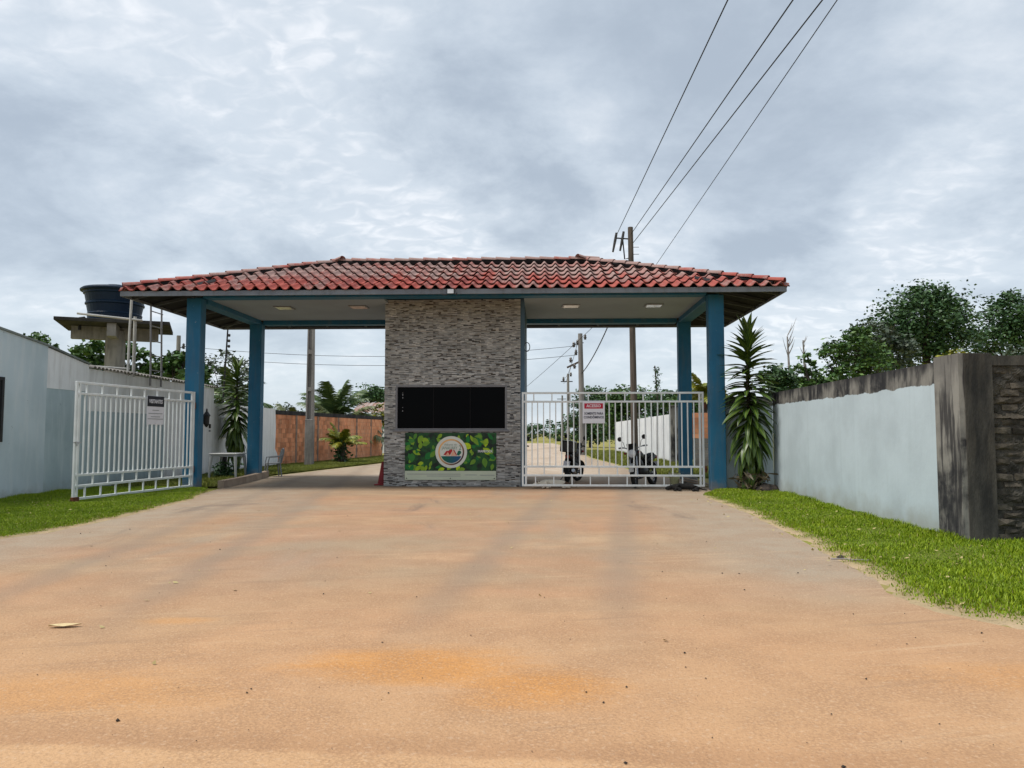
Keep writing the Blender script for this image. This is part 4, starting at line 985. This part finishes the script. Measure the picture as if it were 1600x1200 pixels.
# trees down the right lane
G_H='trees along the lane behind the right gate'
tree('broadleaf_tree',(4.8,76,0),'tall dark lane tree left of the gate sign',[(0,0,4.3,1.7,1.5,1.6),(-.9,0,2.3,1.3,1.3,1.5),(1.6,0,3.6,1.6,1.5,1.5),(.6,0,1.6,1.6,1.4,1.3)],9000,.32,leaf_dark,.2,group=G_H)
tree('broadleaf_tree',(6.7,62,0),'bright topped lane tree right of the gate sign',[(0,0,4.0,1.4,1.2,1.1),(-1.2,0,3.1,1.2,1.1,1.0),(1.3,0,3.8,1.2,1.1,1.0),(0,0,2,1.8,1.2,1.3)],9000,.28,leaf_mid,.18,group=G_H)
tree('broadleaf_tree',(9.4,52,0),'dark lane tree behind the tall brown pole',[(0,0,3.4,1.3,1.1,.9),(-1.3,0,3.4,1.1,1.0,.9),(.9,0,2.7,1.0,.9,1.0),(-1.6,0,2.0,1.2,1,1.1)],8000,.25,leaf_dark,.16,group=G_H)
tree('broadleaf_tree',(8.2,42,0),'leafy lane tree over the white panelled wall',[(0,0,3.2,.9,.8,.6),(-.8,0,2.9,.8,.7,.5),(.8,0,2.9,.8,.7,.6)],4200,.22,leaf_mid,.12,group=G_H)
v=thing('vine_post',(5.95,40,0),'thin post wrapped in dark climbing vine above the lane trees','post'); MB().tube([(0,0,0),(.02,0,3.3),(-.1,0,4.9)],[.06,.05,.03],6).build('post',trunk_m,v)
Pv=np.stack([RNG.normal(0,.07,420),RNG.normal(0,.07,420),RNG.uniform(2.6,4.85,420)],1); Pv[:,:2]*=(1.8-.32*(Pv[:,2:]-2.6)); Vv,Fv=leaves(Pv,.13); np_mesh('vine',Vv,Fv,np.repeat(RNG.uniform(0,.6,420),4),leaf_dark,v)
fw=[]
for i in range(16): fw.append((-26+i*3.2,RNG.uniform(-2,4),RNG.uniform(.8,1.9),2.6,1.6,RNG.uniform(1.2,2.0)))
P=crown_pts(fw,9000,.3); V,F=leaves(P,.5); o=np_mesh('far_woodland',V,F,np.repeat(np.clip(RNG.normal(.35,.2,len(P)),0,1),4),leaf_dark); o.location=(4,135,0); tag(o,'distant line of dark green woodland at the end of the lane','woodland',kind='stuff')
fw=[]
for i in range(44): fw.append((-150+i*7,RNG.uniform(-3,6),RNG.uniform(1.5,3.2),5,3,RNG.uniform(2.2,3.4)))
P=crown_pts(fw,16000,.3); V,F=leaves(P,.9); o=np_mesh('far_woodland',V,F,np.repeat(np.clip(RNG.normal(.35,.2,len(P)),0,1),4),leaf_dark); o.location=(0,210,0); tag(o,'hazy horizon woodland behind everything else','woodland',kind='stuff')

# palms
def frond_mesh(L,nl,ll,droop,mat,seed):
    rs=random.Random(seed); m=MB(); pts=[]
    for i in range(13):
        t=i/12; a=droop*t; pts.append(Vector((L*math.sin(min(a,2.6)+.0)/max(droop,.01) if False else L*t*(1-.18*t*droop),0,L*(.55*t-.62*droop*t*t))))
    m.tube(pts,[.02*(1-.8*i/12)+.003 for i in range(13)],5)
    for i in range(nl):
        t=.14+.86*i/nl; k=min(11,int(t*12)); f=t*12-k; p=pts[k].lerp(pts[k+1],f); d=(pts[k+1]-pts[k]).normalized()
        l=ll*(1-.55*abs(t-.45)*1.6)*rs.uniform(.85,1.1)
        for s in(-1,1):
            dr=Vector((d.x*.6,s*.95,d.z*.6-.25*rs.uniform(.4,1.6))).normalized(); w=d*.032
            q=p+dr*l*.55; e_=p+dr*l+Vector((0,0,-.28*l*rs.uniform(.5,1.4)))
            m.add([p-w,p+w,q+w*1.1,e_,q-w*1.1],[(0,1,2,4),(4,2,3)],rs.uniform(.0,1))
    me=m.mesh('frond',True); me.materials.append(mat); return me
def palm(name,loc,label,h,L,n,mat,nl=34,ll=.6,droop=.7,lo=-20,hi=75,seed=1,cat='palm',stem=.11,stems=1,group=None):
    t=thing(name,loc,label,cat,group); rs=random.Random(seed)
    fm=[frond_mesh(L,nl,ll,droop*f,mat,seed*5+i) for i,f in enumerate((.7,1.0,1.35))]
    if h>0.05: MB().tube([(0,0,-.05),(.03,0,h*.5),(0,0,h)],[stem*1.25,stem,stem*.9],10).build('trunk',trunk_m,t)
    for i in range(n):
        o=link('frond',fm[i%3],None,t); a=i*2.39996+rs.uniform(-.2,.2); el=R(lo+(hi-lo)*((i+.5)/n))
        o.matrix_local=T((0,0,h))@Matrix.Rotation(a,4,'Z')@Matrix.Rotation(-el+.45,4,'Y')@Matrix.Scale(rs.uniform(.85,1.1),4)
    return t
palm('coconut_palm',(-12.5,46,0),'green coconut palm standing behind the clay block wall',2.15,2.9,22,leaf_palm,46,.8,.7,-5,88,3)
palm('coconut_palm',(-11.6,44.5,0),'pale windblown palm arching over the clay block wall',1.5,2.9,15,leaf_palm_dry,46,.75,.9,0,70,8)
palm('coconut_palm',(-14.2,43,0),'small yellowish palm left of the concrete pole',1.5,2.0,11,leaf_palm_dry,28,.5,.7,15,75,12)
palm('coconut_palm',(-14.3,35,0),'dark palm hidden behind the left rear column',2.7,2.2,16,leaf_palm,32,.55,.9,0,70,5)
palm('areca_palm',(-9.35,35.6,0),'yellow green clumped palm in front of the clay block wall',.85,1.15,13,leaf_yel,26,.34,.75,15,80,6,'palm',.16)
P=np.stack([RNG.normal(0,.17,420),RNG.normal(0,.17,420),RNG.uniform(.0,1.05,420)],1); V,F=leaves(P,.2); tag(np_mesh('dark_skirt',V,F,np.repeat(RNG.uniform(0,.5,420),4),leaf_dark,bpy.data.objects['areca_palm']),kind='stuff')
palm('yellow_palm',(6.75,32,0),'yellow leaved palm behind the right columns',2.9,1.35,14,leaf_yel,30,.42,.8,5,80,9)
palm('shed_palm',(-11.0,48,0),'dark low palm beside the rusty shed roof',1.1,1.5,10,leaf_dark,28,.5,.8,10,75,15)
sh=thing('shed',(-12.6,54,0),'shed with rusty corrugated roof behind the clay block wall','shed')
m=MB(); nx=40
for i in range(nx+1):
    x=-.8+4.2*i/nx; z=.035*math.sin(i*PI*.5*1.0); m.v+=[(x,-.6,2.85+z),(x,2.2,3.65+z)]; m.t+=[0,0]
for i in range(nx): m.f.append((2*i,2*i+2,2*i+3,2*i+1))
m.build('roof_sheet',roof_sheet,sh); MB().box(-.7,3.3,-.4,2.0,0,2.8).build('wall',plaster_white,sh)

# dracaena: single stem, strap leaves as parts
def strap(L,w,curl,seed):
    m=MB(); n=7; p=Vector((0,0,0)); a=0.0; pts=[]
    for i in range(n+1):
        pts.append((p.copy(),a)); a_=a; p=p+Vector((math.cos(a),0,-math.sin(a)))*(L/n); a+=curl/n
    for i,(q,a) in enumerate(pts):
        t=i/n; ww=w*(.45+1.3*t if t<.4 else .89*(1-((t-.4)/.6)**1.7))+.002
        up=Vector((math.sin(a),0,math.cos(a)))
        for s,tn in((-1,.35),(-.4,.0),(0,.8),(.4,.05),(1,.45)): m.v.append(tuple(q+Vector((0,s*ww,0))+up*(abs(s)*ww*.35))); m.t.append(tn)
    for i in range(n):
        for k in range(4): b0=i*5+k; m.f.append((b0,b0+1,b0+6,b0+5))
    me=m.mesh('leaf',True,True); me.materials.append(leaf_drac); return me
straps=[strap(.74,.055,c,i) for i,c in enumerate((.35,.7,1.1,1.6))]
def dracaena(loc,label,h,zlo,n,sc,seed):
    t=thing('dracaena_plant',loc,label,'plant','striped leaf dracaena plants'); rs=random.Random(seed)
    MB().tube([(0,0,-.05),(.03,0,h*.35),(-.02,.02,h*.7),(0,0,h)],[.06,.05,.045,.03],8).build('stem',trunk_m,t)
    for i in range(n):
        f=(i+.5)/n; z=zlo+(h-zlo)*f+rs.uniform(-.05,.05); a=i*2.39996+rs.uniform(-.3,.3)
        el=R(-60+88*min(1,f*1.12)+ (48*max(0,(f-.88)/.12)) +rs.uniform(-9,9))
        k=3 if f<.25 else (2 if f<.5 else (1 if f<.8 else 0)); k=max(0,min(3,k+rs.choice((-1,0,0))))
        s=sc*rs.uniform(.82,1.15)*(1.0 if f<.7 else 1-.22*(f-.7)/.3)
        o=link('leaf',straps[k],None,t); o.matrix_local=T((0,0,z))@Matrix.Rotation(a,4,'Z')@Matrix.Rotation(-el,4,'Y')@Matrix.Rotation(rs.uniform(-.3,.3),4,'X')@Matrix.Diagonal((s,s*1.5,s,1))
    return t
dR=dracaena((5.02,18.85,0),'tall striped leaf dracaena beside the right front column',3.70,.22,299,1.06,3)
P=np.stack([RNG.normal(0,.16,160),RNG.normal(0,.16,160),RNG.uniform(.0,.45,160)],1); V,F=leaves(P,.36,.1,.16); tag(np_mesh('dry_skirt',V,F,np.repeat(RNG.uniform(0,1,160),4),leaf_dry,dR),kind='stuff')
dracaena((-10.65,26.4,0),'tall striped leaf dracaena behind the plastic table on left',3.6,.75,230,1.0,8)
sp=thing('leafy_pot_plant',(-9.75,23.4,.03),'small dark leafy plant under the white plastic table','plant')
P=np.stack([RNG.normal(0,.2,260),RNG.normal(0,.2,260),np.abs(RNG.normal(.22,.13,260))],1); V,F=leaves(P,.16); np_mesh('foliage',V,F,np.repeat(RNG.uniform(0,.5,260),4),leaf_dark,sp)
MB().tube([(0,0,0),(.05,0,.2),(.0,.05,.4)],.012,5).build('stem',trunk_m,sp)

# ================================================================== FURNITURE
tb=thing('plastic_table',(-9.55,23.1,.1),'square white plastic table on the kerb by the left rear column','table')
MB().cbox(-.42,.42,-.40,.40,.66,.70,.01).build('tabletop',plastic_w,tb); MB().box(-.38,.38,-.36,.36,.60,.658).build('apron',plastic_w,tb)
for x in(-1,1):
    for y in(-1,1): MB().tube([(x*.36,y*.34,.62),(x*.39,y*.37,.3),(x*.41,y*.39,-.1)],[.055,.04,.03],8).build('leg',plastic_w,tb)
st=thing('stool',(-9.95,23.75,.03),'dark stool standing behind the white plastic table','stool')
MB().lathe([(.17,.70),(.19,.72),(.19,.76),(.15,.77)],14).build('seat',black,st)
MB().tube([(0,0,0),(0,0,.7)],.10,10).build('pedestal',black,st)
chm=thing('plastic_chair',(-8.78,24.85,0),'grey plastic chair beside the left rear column','chair',None,R(-60))
MB().cbox(-.22,.22,-.22,.22,.41,.44,.012).build('seat',plastic_g,chm)
for x in(-1,1):
    for y in(-1,1): MB().tube([(x*.19,y*.19,.42),(x*.23,y*.24,0)],[.026,.02],8).build('leg',plastic_g,chm)
m=MB()
for i in range(9):
    t=i/8; x=-.21+.42*t; m.tube([(x,.21,.43),(x*1.02,.27,.70),(x*.95,.31,.88-.07*abs(2*t-1)**3)],.017,5)
m.tube([(-.22,.22,.44),(-.215,.28,.72),(-.16,.31,.87),(0,.32,.90),(.16,.31,.87),(.215,.28,.72),(.22,.22,.44)],.024,6).build('backrest',plastic_g,chm)
for x in(-1,1): MB().tube([(x*.22,.25,.65),(x*.26,.05,.64),(x*.25,-.16,.62),(x*.23,-.20,.43)],.02,6).build('armrest',plastic_g,chm)
cn=thing('traffic_cone',(-4.34,20.85,0),'dull red traffic cone at left edge of the stone booth','cone')
MB().lathe([(.15,.03),(.13,.05),(.03,.62),(.02,.63)],16).build('cone',cone_red,cn); MB().cbox(-.19,.19,-.19,.19,0,.035,.006).build('base',cone_red,cn)

# ================================================================== MOTORCYCLES
def motorcycle(loc,rz,label,steer=0.,fairing=plastic_w,lean=R(7),box=False):
    t=thing('motorcycle',loc,label,'motorcycle','motorcycles parked behind the gate',rz); t.rotation_euler=(lean,0,rz)
    def tyre(parent,x):
        w=MB(); n,k=28,8; b=[]
        for i in range(n):
            for j in range(k):
                a,c=2*PI*i/n,2*PI*j/k; r=.245+.052*math.cos(c); w.v.append((r*math.cos(a),.052*math.sin(c),r*math.sin(a))); w.t.append(0)
        for i in range(n):
            for j in range(k): w.f.append((i*k+j,((i+1)%n)*k+j,((i+1)%n)*k+(j+1)%k,i*k+(j+1)%k))
        o=w.build('wheel',rubber,parent); o.location=(x,0,.297)
        s=MB()
        for i in range(10):
            a=2*PI*i/10; s.tube([(0,0,0),(.20*math.cos(a),0,.20*math.sin(a))],.008,5)
        s.tube([(0,-.06,0),(0,.06,0)],.045,10); s.tube([(.205*math.cos(a),0,.205*math.sin(a)) for a in np.linspace(0,2*PI,25)],.014,5,False); s.build('rim',chrome,o); return o
    tyre(t,-.62); fr=bpy.data.objects.new('front_end',None)
    # front end turned with the handlebar
    Mf=T((.42,0,.8))@Matrix.Rotation(steer,4,'Z')@T((-.42,0,-.8))
    w=tyre(t,.64); w.matrix_local=Mf@T((.64,0,.297))
    def fp(mb,name,mat): o=mb.build(name,mat,t,smooth=False); o.data.transform(Mf); return o
    m=MB()
    for y in(-.085,.085): m.tube([(.64,y,.297),(.44,y,.90)],[.026,.022],8)
    fp(m,'fork',chrome)
    m=MB(); n=9
    for i in range(n):
        a=R(20+140*i/(n-1)); 
        for y in(-.065,-.03,.03,.065): m.v.append((.64+.335*math.cos(a),y,.297+(.335-.25*y*y*20*.2)*math.sin(a))); m.t.append(0)
    for i in range(n-1):
        for j in range(3): m.f.append((i*4+j,i*4+j+1,i*4+5+j,i*4+4+j))
    fp(m,'front_fender',fairing)
    fp(MB().lathe([(.11,-.10),(.13,-.02),(.12,.03)],18,T((.54,0,.88))@Matrix.Rotation(PI/2,4,'Y')),'headlight_shell',black)
    fp(MB().lathe([(.108,0),(.09,.025),(.02,.035)],18,T((.575,0,.88))@Matrix.Rotation(PI/2,4,'Y')),'headlight',lampglass)
    m=MB().add([(.60,-.10,1.0),(.60,.10,1.0),(.46,.13,1.14),(.46,-.13,1.14),(.44,-.12,.98),(.44,.12,.98)],[(0,1,2,3),(0,3,4),(1,5,2),(3,2,5,4),(0,4,5,1)]); fp(m,'headlight_cowl',black)
    m=MB().tube([(.30,-.36,1.06),(.36,-.22,1.05),(.42,-.06,.99),(.42,.06,.99),(.36,.22,1.05),(.30,.36,1.06)],.013,8); fp(m,'handlebar',chrome)
    for s in(-1,1):
        fp(MB().tube([(.30,s*.25,1.06),(.285,s*.38,1.06)],.02,8),'grip',rubber)
        fp(MB().tube([(.345,s*.2,1.05),(.33,s*.24,1.2),(.31,s*.30,1.26)],.007,5),'mirror_stem',black)
        fp(MB().lathe([(.02,-.012),(.062,-.008),(.062,.008),(.02,.012)],12,T((.30,s*.32,1.29))@Matrix.Rotation(PI/2,4,'Y')),'mirror',black)
        fp(MB().lathe([(.015,-.03),(.035,-.01),(.03,.03),(.01,.04)],10,T((.47,s*.19,.90))@Matrix.Rotation(PI/2,4,'Y')),'indicator',cone_red)
    # tank
    def hull(secs,name,mat,k=12,parent=t):
        m=MB()
        for x,zc,hy,hz in secs:
            for j in range(k):
                a=2*PI*j/k; ca,sa=math.cos(a),math.sin(a); m.v.append((x,hy*math.copysign(abs(ca)**.75,ca),zc+hz*math.copysign(abs(sa)**.75,sa))); m.t.append(0)
        for i in range(len(secs)-1):
            for j in range(k): m.f.append((i*k+j,i*k+(j+1)%k,(i+1)*k+(j+1)%k,(i+1)*k+j))
        m.f.append(tuple(range(k))[::-1]); m.f.append(tuple((len(secs)-1)*k+j for j in range(k)))
        return m.build(name,mat,parent,smooth=True)
    hull([(.40,.80,.05,.08),(.34,.83,.13,.13),(.18,.84,.15,.14),(-.02,.80,.11,.10),(-.08,.78,.06,.07)],'fuel_tank',black)
    hull([(.0,.77,.08,.045),(-.15,.77,.13,.05),(-.45,.80,.13,.05),(-.72,.84,.11,.045),(-.80,.85,.06,.03)],'seat',rubber)
    hull([(.30,.42,.06,.08),(.26,.42,.15,.16),(.05,.42,.17,.17),(-.14,.42,.14,.14),(-.2,.42,.06,.08)],'engine',black)
    hull([(-.25,.66,.10,.07),(-.5,.70,.14,.09),(-.85,.78,.09,.06),(-.95,.80,.05,.035)],'tail_fairing',black)
    hull([(.44,.66,.04,.12),(.36,.62,.16,.17),(.22,.58,.17,.16),(.12,.55,.10,.1)],'side_shroud',black)
    m=MB(); m.tube([(.42,0,.85),(.05,0,.62),(-.15,0,.35)],.025,8)
    for s in(-1,1): m.tube([(-.05,s*.09,.72),(-.62,s*.12,.297)],.022,8); m.tube([(-.2,s*.11,.35),(-.62,s*.11,.297)],.02,8); m.tube([(-.45,s*.12,.72),(-.62,s*.13,.32)],.028,8)
    m.build('frame',black,t)
    MB().tube([(.2,-.14,.30),(.0,-.16,.22),(-.3,-.17,.25),(-.85,-.18,.40)],[.022,.024,.045,.05],10).build('exhaust',chrome,t)
    m=MB()
    for i in range(8):
        a=R(35+120*i/7)
        for y in(-.07,.07): m.v.append((-.62+.34*math.cos(a),y,.297+.34*math.sin(a))); m.t.append(0)
    for i in range(7): m.f.append((2*i,2*i+1,2*i+3,2*i+2))
    m.build('rear_fender',black,t)
    MB().cbox(-.99,-.95,-.06,.06,.72,.80,.008).build('tail_light',red_p,t); MB().box(-1.0,-.985,-.09,.09,.50,.64).build('number_plate',sign_white,t)
    MB().tube([(-.05,.13,.28),(-.1,.30,.02)],.013,6).build('side_stand',black,t)
    for s in(-1,1): MB().tube([(-.0,s*.12,.30),(0,s*.28,.29)],.018,6).build('foot_peg',rubber,t)
    if box: MB().cbox(-1.15,-.72,-.2,.2,.88,1.2,.03).build('top_box',black,t)
    return t
motorcycle((2.66,20.42,0),R(-121),'black motorcycle with round headlight facing the gate, white front fender',R(14))
motorcycle((.82,22.3,0),R(78),'black motorcycle parked facing away behind the left end of the gate',R(-20),black,R(6),True)
motorcycle((-.85,23.1,0),R(100),'black motorcycle mostly hidden behind the stone booth',0.,black)

# ================================================================== DOGS
def skin(name,verts,edges,rad,mat,parent,sub=2):
    me=bpy.data.meshes.new(name); me.from_pydata(verts,edges,[]); o=bpy.data.objects.new(name,me); COL.objects.link(o)
    o.modifiers.new('s','SKIN'); sv=me.skin_vertices
    if not sv: 
        bm=bmesh.new(); bm.from_mesh(me); bm.verts.layers.skin.verify(); bm.to_mesh(me); bm.free(); sv=me.skin_vertices
    for i,r in enumerate(rad): sv[0].data[i].radius=(r,r) if not hasattr(r,'__len__') else r
    sv[0].data[0].use_root=True
    m=o.modifiers.new('d','SUBSURF'); m.levels=sub; m.render_levels=sub
    dg=bpy.context.evaluated_depsgraph_get(); dg.update(); nm=bpy.data.meshes.new_from_object(o.evaluated_get(dg)); bpy.data.objects.remove(o); nm.name=name
    nm.materials.clear(); nm.materials.append(mat); nm.polygons.foreach_set('use_smooth',[True]*len(nm.polygons)); return link(name,nm,None,parent)
def dog(loc,rz,label,mat,s=1.):
    """dog lying on its side, legs toward local -y, head toward -x"""
    t=thing('dog',loc,label,'dog','dogs lying at the gate',rz); t.scale=(s,s,s)
    V=[(0,0,.11),(.17,.01,.11),(.33,.02,.10),(-.17,.0,.12),(-.30,-.01,.11),(-.40,-.03,.09),(-.50,-.06,.075),(-.60,-.09,.05),   # pelvis.. chest, neck, head, muzzle
       (.36,-.13,.07),(.27,-.26,.04),(.36,-.36,.03),(.31,-.42,.025),          # hind leg
       (-.22,-.13,.07),(-.13,-.24,.04),(-.20,-.36,.03),(-.25,-.40,.025),         # front leg
       (.42,.05,.06),(.54,.02,.03),(.64,-.06,.02),                           # tail
       (.30,-.15,.05),(.18,-.28,.03),(.24,-.38,.025),(-.27,-.14,.06),(-.30,-.28,.035),(-.36,-.37,.025)]
    E=[(0,1),(1,2),(0,3),(3,4),(4,5),(5,6),(6,7),(2,8),(8,9),(9,10),(10,11),(4,12),(12,13),(13,14),(14,15),(2,16),(16,17),(17,18),(2,19),(19,20),(20,21),(4,22),(22,23),(23,24)]
    r=[.10,.10,.095,.12,.11,.075,.075,.035,.065,.035,.022,.02,.055,.032,.022,.02,.03,.02,.012,.05,.03,.02,.045,.03,.02]
    skin('body',V,E,r,mat,t)
    for y,z in((.02,.13),(-.13,.10)): MB().add([(-.46,y,z),(-.40,y,z+.01),(-.41,y+.02,z+.075),(-.43,y-.015,z+.02)],[(0,1,2),(1,3,2),(3,0,2),(0,3,1)]).build('ear',mat,t)
    MB().lathe([(.004,-.008),(.014,-.004),(.014,.004),(.004,.01)],8,T((-.635,-.10,.055))).build('nose',black,t)
    for y in(-.02,-.10): MB().lathe([(.002,-.006),(.008,0),(.002,.006)],8,T((-.545,y,.115))).build('eye',black,t)
    return t
dog((.30,19.98,0),R(8),'pale brown and white dog sleeping on its side under the gate',fur_pale,1.0)
dog((3.5,19.1,0),R(-6),'black dog lying flat in front of the right column',fur_black,.82)

# clutter by the right column
bk=thing('bucket',(3.55,20.9,0),'pale yellow plastic bucket behind the right gate','bucket')
MB().lathe([(.11,0),(.15,.30),(.165,.31),(.165,.33),(.14,.33),(.10,.02)],18).build('bucket_body',simple('bucket_cream',(.52,.50,.27),(.46,.44,.24),5,.5,.3),bk); MB().tube([(-.155,0,.31),(-.1,.05,.40),(0,.07,.44),(.1,.05,.40),(.155,0,.31)],.006,5).build('handle',alu,bk)
pk=thing('concrete_block',(3.95,20.9,0),'grey concrete block beside the bucket','block'); MB().cbox(-.2,.2,-.12,.12,0,.22,.015).build('block_body',concrete,pk); MB().box(-.15,-.03,-.1,.1,.2205,.222).box(.03,.15,-.1,.1,.2205,.222).build('hollow_shade',black,pk)  # black plates on the solid top stand in for shaded hollows
for i,(x,y,a,lab) in enumerate(((4.15,20.6,-20,'upper loose pale plank behind the right gate'),(4.2,20.35,-34,'lower loose pale plank behind the right gate'))):
    q=thing('plank',(x,y,.06+.05*i),lab,'plank','loose planks',R(a)); o=MB().cbox(-.55,.35,-.05,.05,-.015,.015,.004).build('board',kerb_m,q); q.rotation_euler=(0,R(12),R(a))
rk=thing('earth_mound',(5.35,18.6,0),'dark low heap of earth by the blue wall corner','mound')
m=MB(); rs=random.Random(3); ring=[(1,0),(.85,.10),(.55,.17),(.2,.2)]
for r,z in ring:
    for k in range(14): a=2*PI*k/14; q=r*rs.uniform(.85,1.1); m.v.append((.32*q*math.cos(a),.22*q*math.sin(a),z*rs.uniform(.85,1.15)-.01)); m.t.append(0)
for i in range(3):
    for k in range(14): m.f.append((i*14+k,i*14+(k+1)%14,(i+1)*14+(k+1)%14,(i+1)*14+k))
m.f.append(tuple(42+k for k in range(14))); m.build('heap',stone_m,rk)
# pebbles scattered over the road
k=420; pts=np.stack([RNG.uniform(-7,6,k),2.2+RNG.exponential(3.2,k)],1); okp=(pts[:,1]<17)&(np.abs(pts[:,0]+1.5)<5+(pts[:,1]<5)*4); pts=pts[okp]
oct_v=np.array([(1,0,0),(0,1,0),(-1,0,0),(0,-1,0),(0,0,.8),(0,0,-.3)]); oct_f=np.array([(0,1,4),(1,2,4),(2,3,4),(3,0,4),(1,0,5),(2,1,5),(3,2,5),(0,3,5)])
sz=.002+RNG.exponential(.0028,len(pts)); sz=np.minimum(sz,.012)
V=(oct_v[None]*RNG.uniform(.7,1.3,(len(pts),6,1)))*sz[:,None,None]; V[:,:,:2]+=pts[:,None,:]; V[:,:,2]+=.001
F=(np.arange(len(pts))[:,None,None]*6+oct_f[None]).reshape(-1,3)
tag(np_mesh('pebbles',V.reshape(-1,3),F,np.zeros(len(pts)*6),stone_m),'small dark pebbles scattered over the dusty road','pebbles',kind='stuff')
# fallen pale leaf
fl_=MB(); 
for i in range(7):
    t=i/6; w=.035*math.sin(PI*min(1,t*.9+.08)); fl_.v+=[(-.11+.22*t,-w,.012+.02*abs(t-.5)),(-.11+.22*t,0,.004+.03*(t-.4)**2),(-.11+.22*t,w,.018)]; fl_.t+=[.8]*3
for i in range(6):
    for k in range(2): fl_.f.append((i*3+k,i*3+k+1,i*3+k+4,i*3+k+3))
o=fl_.build('fallen_leaf',simple('pale_leaf',(.62,.50,.28),(.52,.40,.22),20,.7,.2)); o.location=(-3.46,5.54,0); o.rotation_euler=(0,0,R(12)); tag(o,'large pale dry leaf lying on the dusty road','leaf')

sk=thing('fallen_branch',(3.32,8.62,.02),'thin pale broken branch lying on the right verge edge','branch',None,R(-20))
MB().tube([(-.16,.02,.0),(-.04,.0,.012),(.08,-.03,.008),(.24,-.02,.02)],[.008,.010,.009,.005],6).build('stem',dead_m,sk); MB().tube([(.06,-.03,.01),(.13,-.09,.03),(.2,-.1,.02)],[.006,.004,.003],5).build('twig',dead_m,sk)
cd_=thing('soil_clod',(3.36,8.9,0),'dark soil clod beside the broken branch at the verge edge','clod')
m=MB(); rs=random.Random(13)
for r,z in((1,0),(.9,.03),(.55,.055),(.15,.062)):
    for k in range(11): a=2*PI*k/11; q=r*rs.uniform(.75,1.15); m.v.append((  .06*q*math.cos(a),.045*q*math.sin(a),.5*z*rs.uniform(.8,1.2)-.004)); m.t.append(0)
for i in range(3):
    for k in range(11): m.f.append((i*11+k,i*11+(k+1)%11,(i+1)*11+(k+1)%11,(i+1)*11+k))
m.f.append(tuple(33+k for k in range(11))); m.build('clod_body',stone_m,cd_)
# leaf litter
k=150; P=np.concatenate([np.stack([RNG.uniform(3.0,5.4,k),RNG.uniform(6,17,k),np.full(k,.05)],1),np.stack([RNG.uniform(-10.8,-7.2,k//2),RNG.uniform(10.5,18,k//2),np.full(k//2,.055)],1),np.stack([RNG.uniform(-6.5,3,k//3),RNG.uniform(4.5,18,k//3),np.full(k//3,.004)],1)])
V,F=leaves(P,.055,2.0,.5); V[:,2]=np.clip(V[:,2],.002,.08); tag(np_mesh('leaf_litter',V,F,np.repeat(RNG.uniform(0,1,len(P)),4),straw),'scattered small dry leaves on the verges and road','leaf litter',kind='stuff')
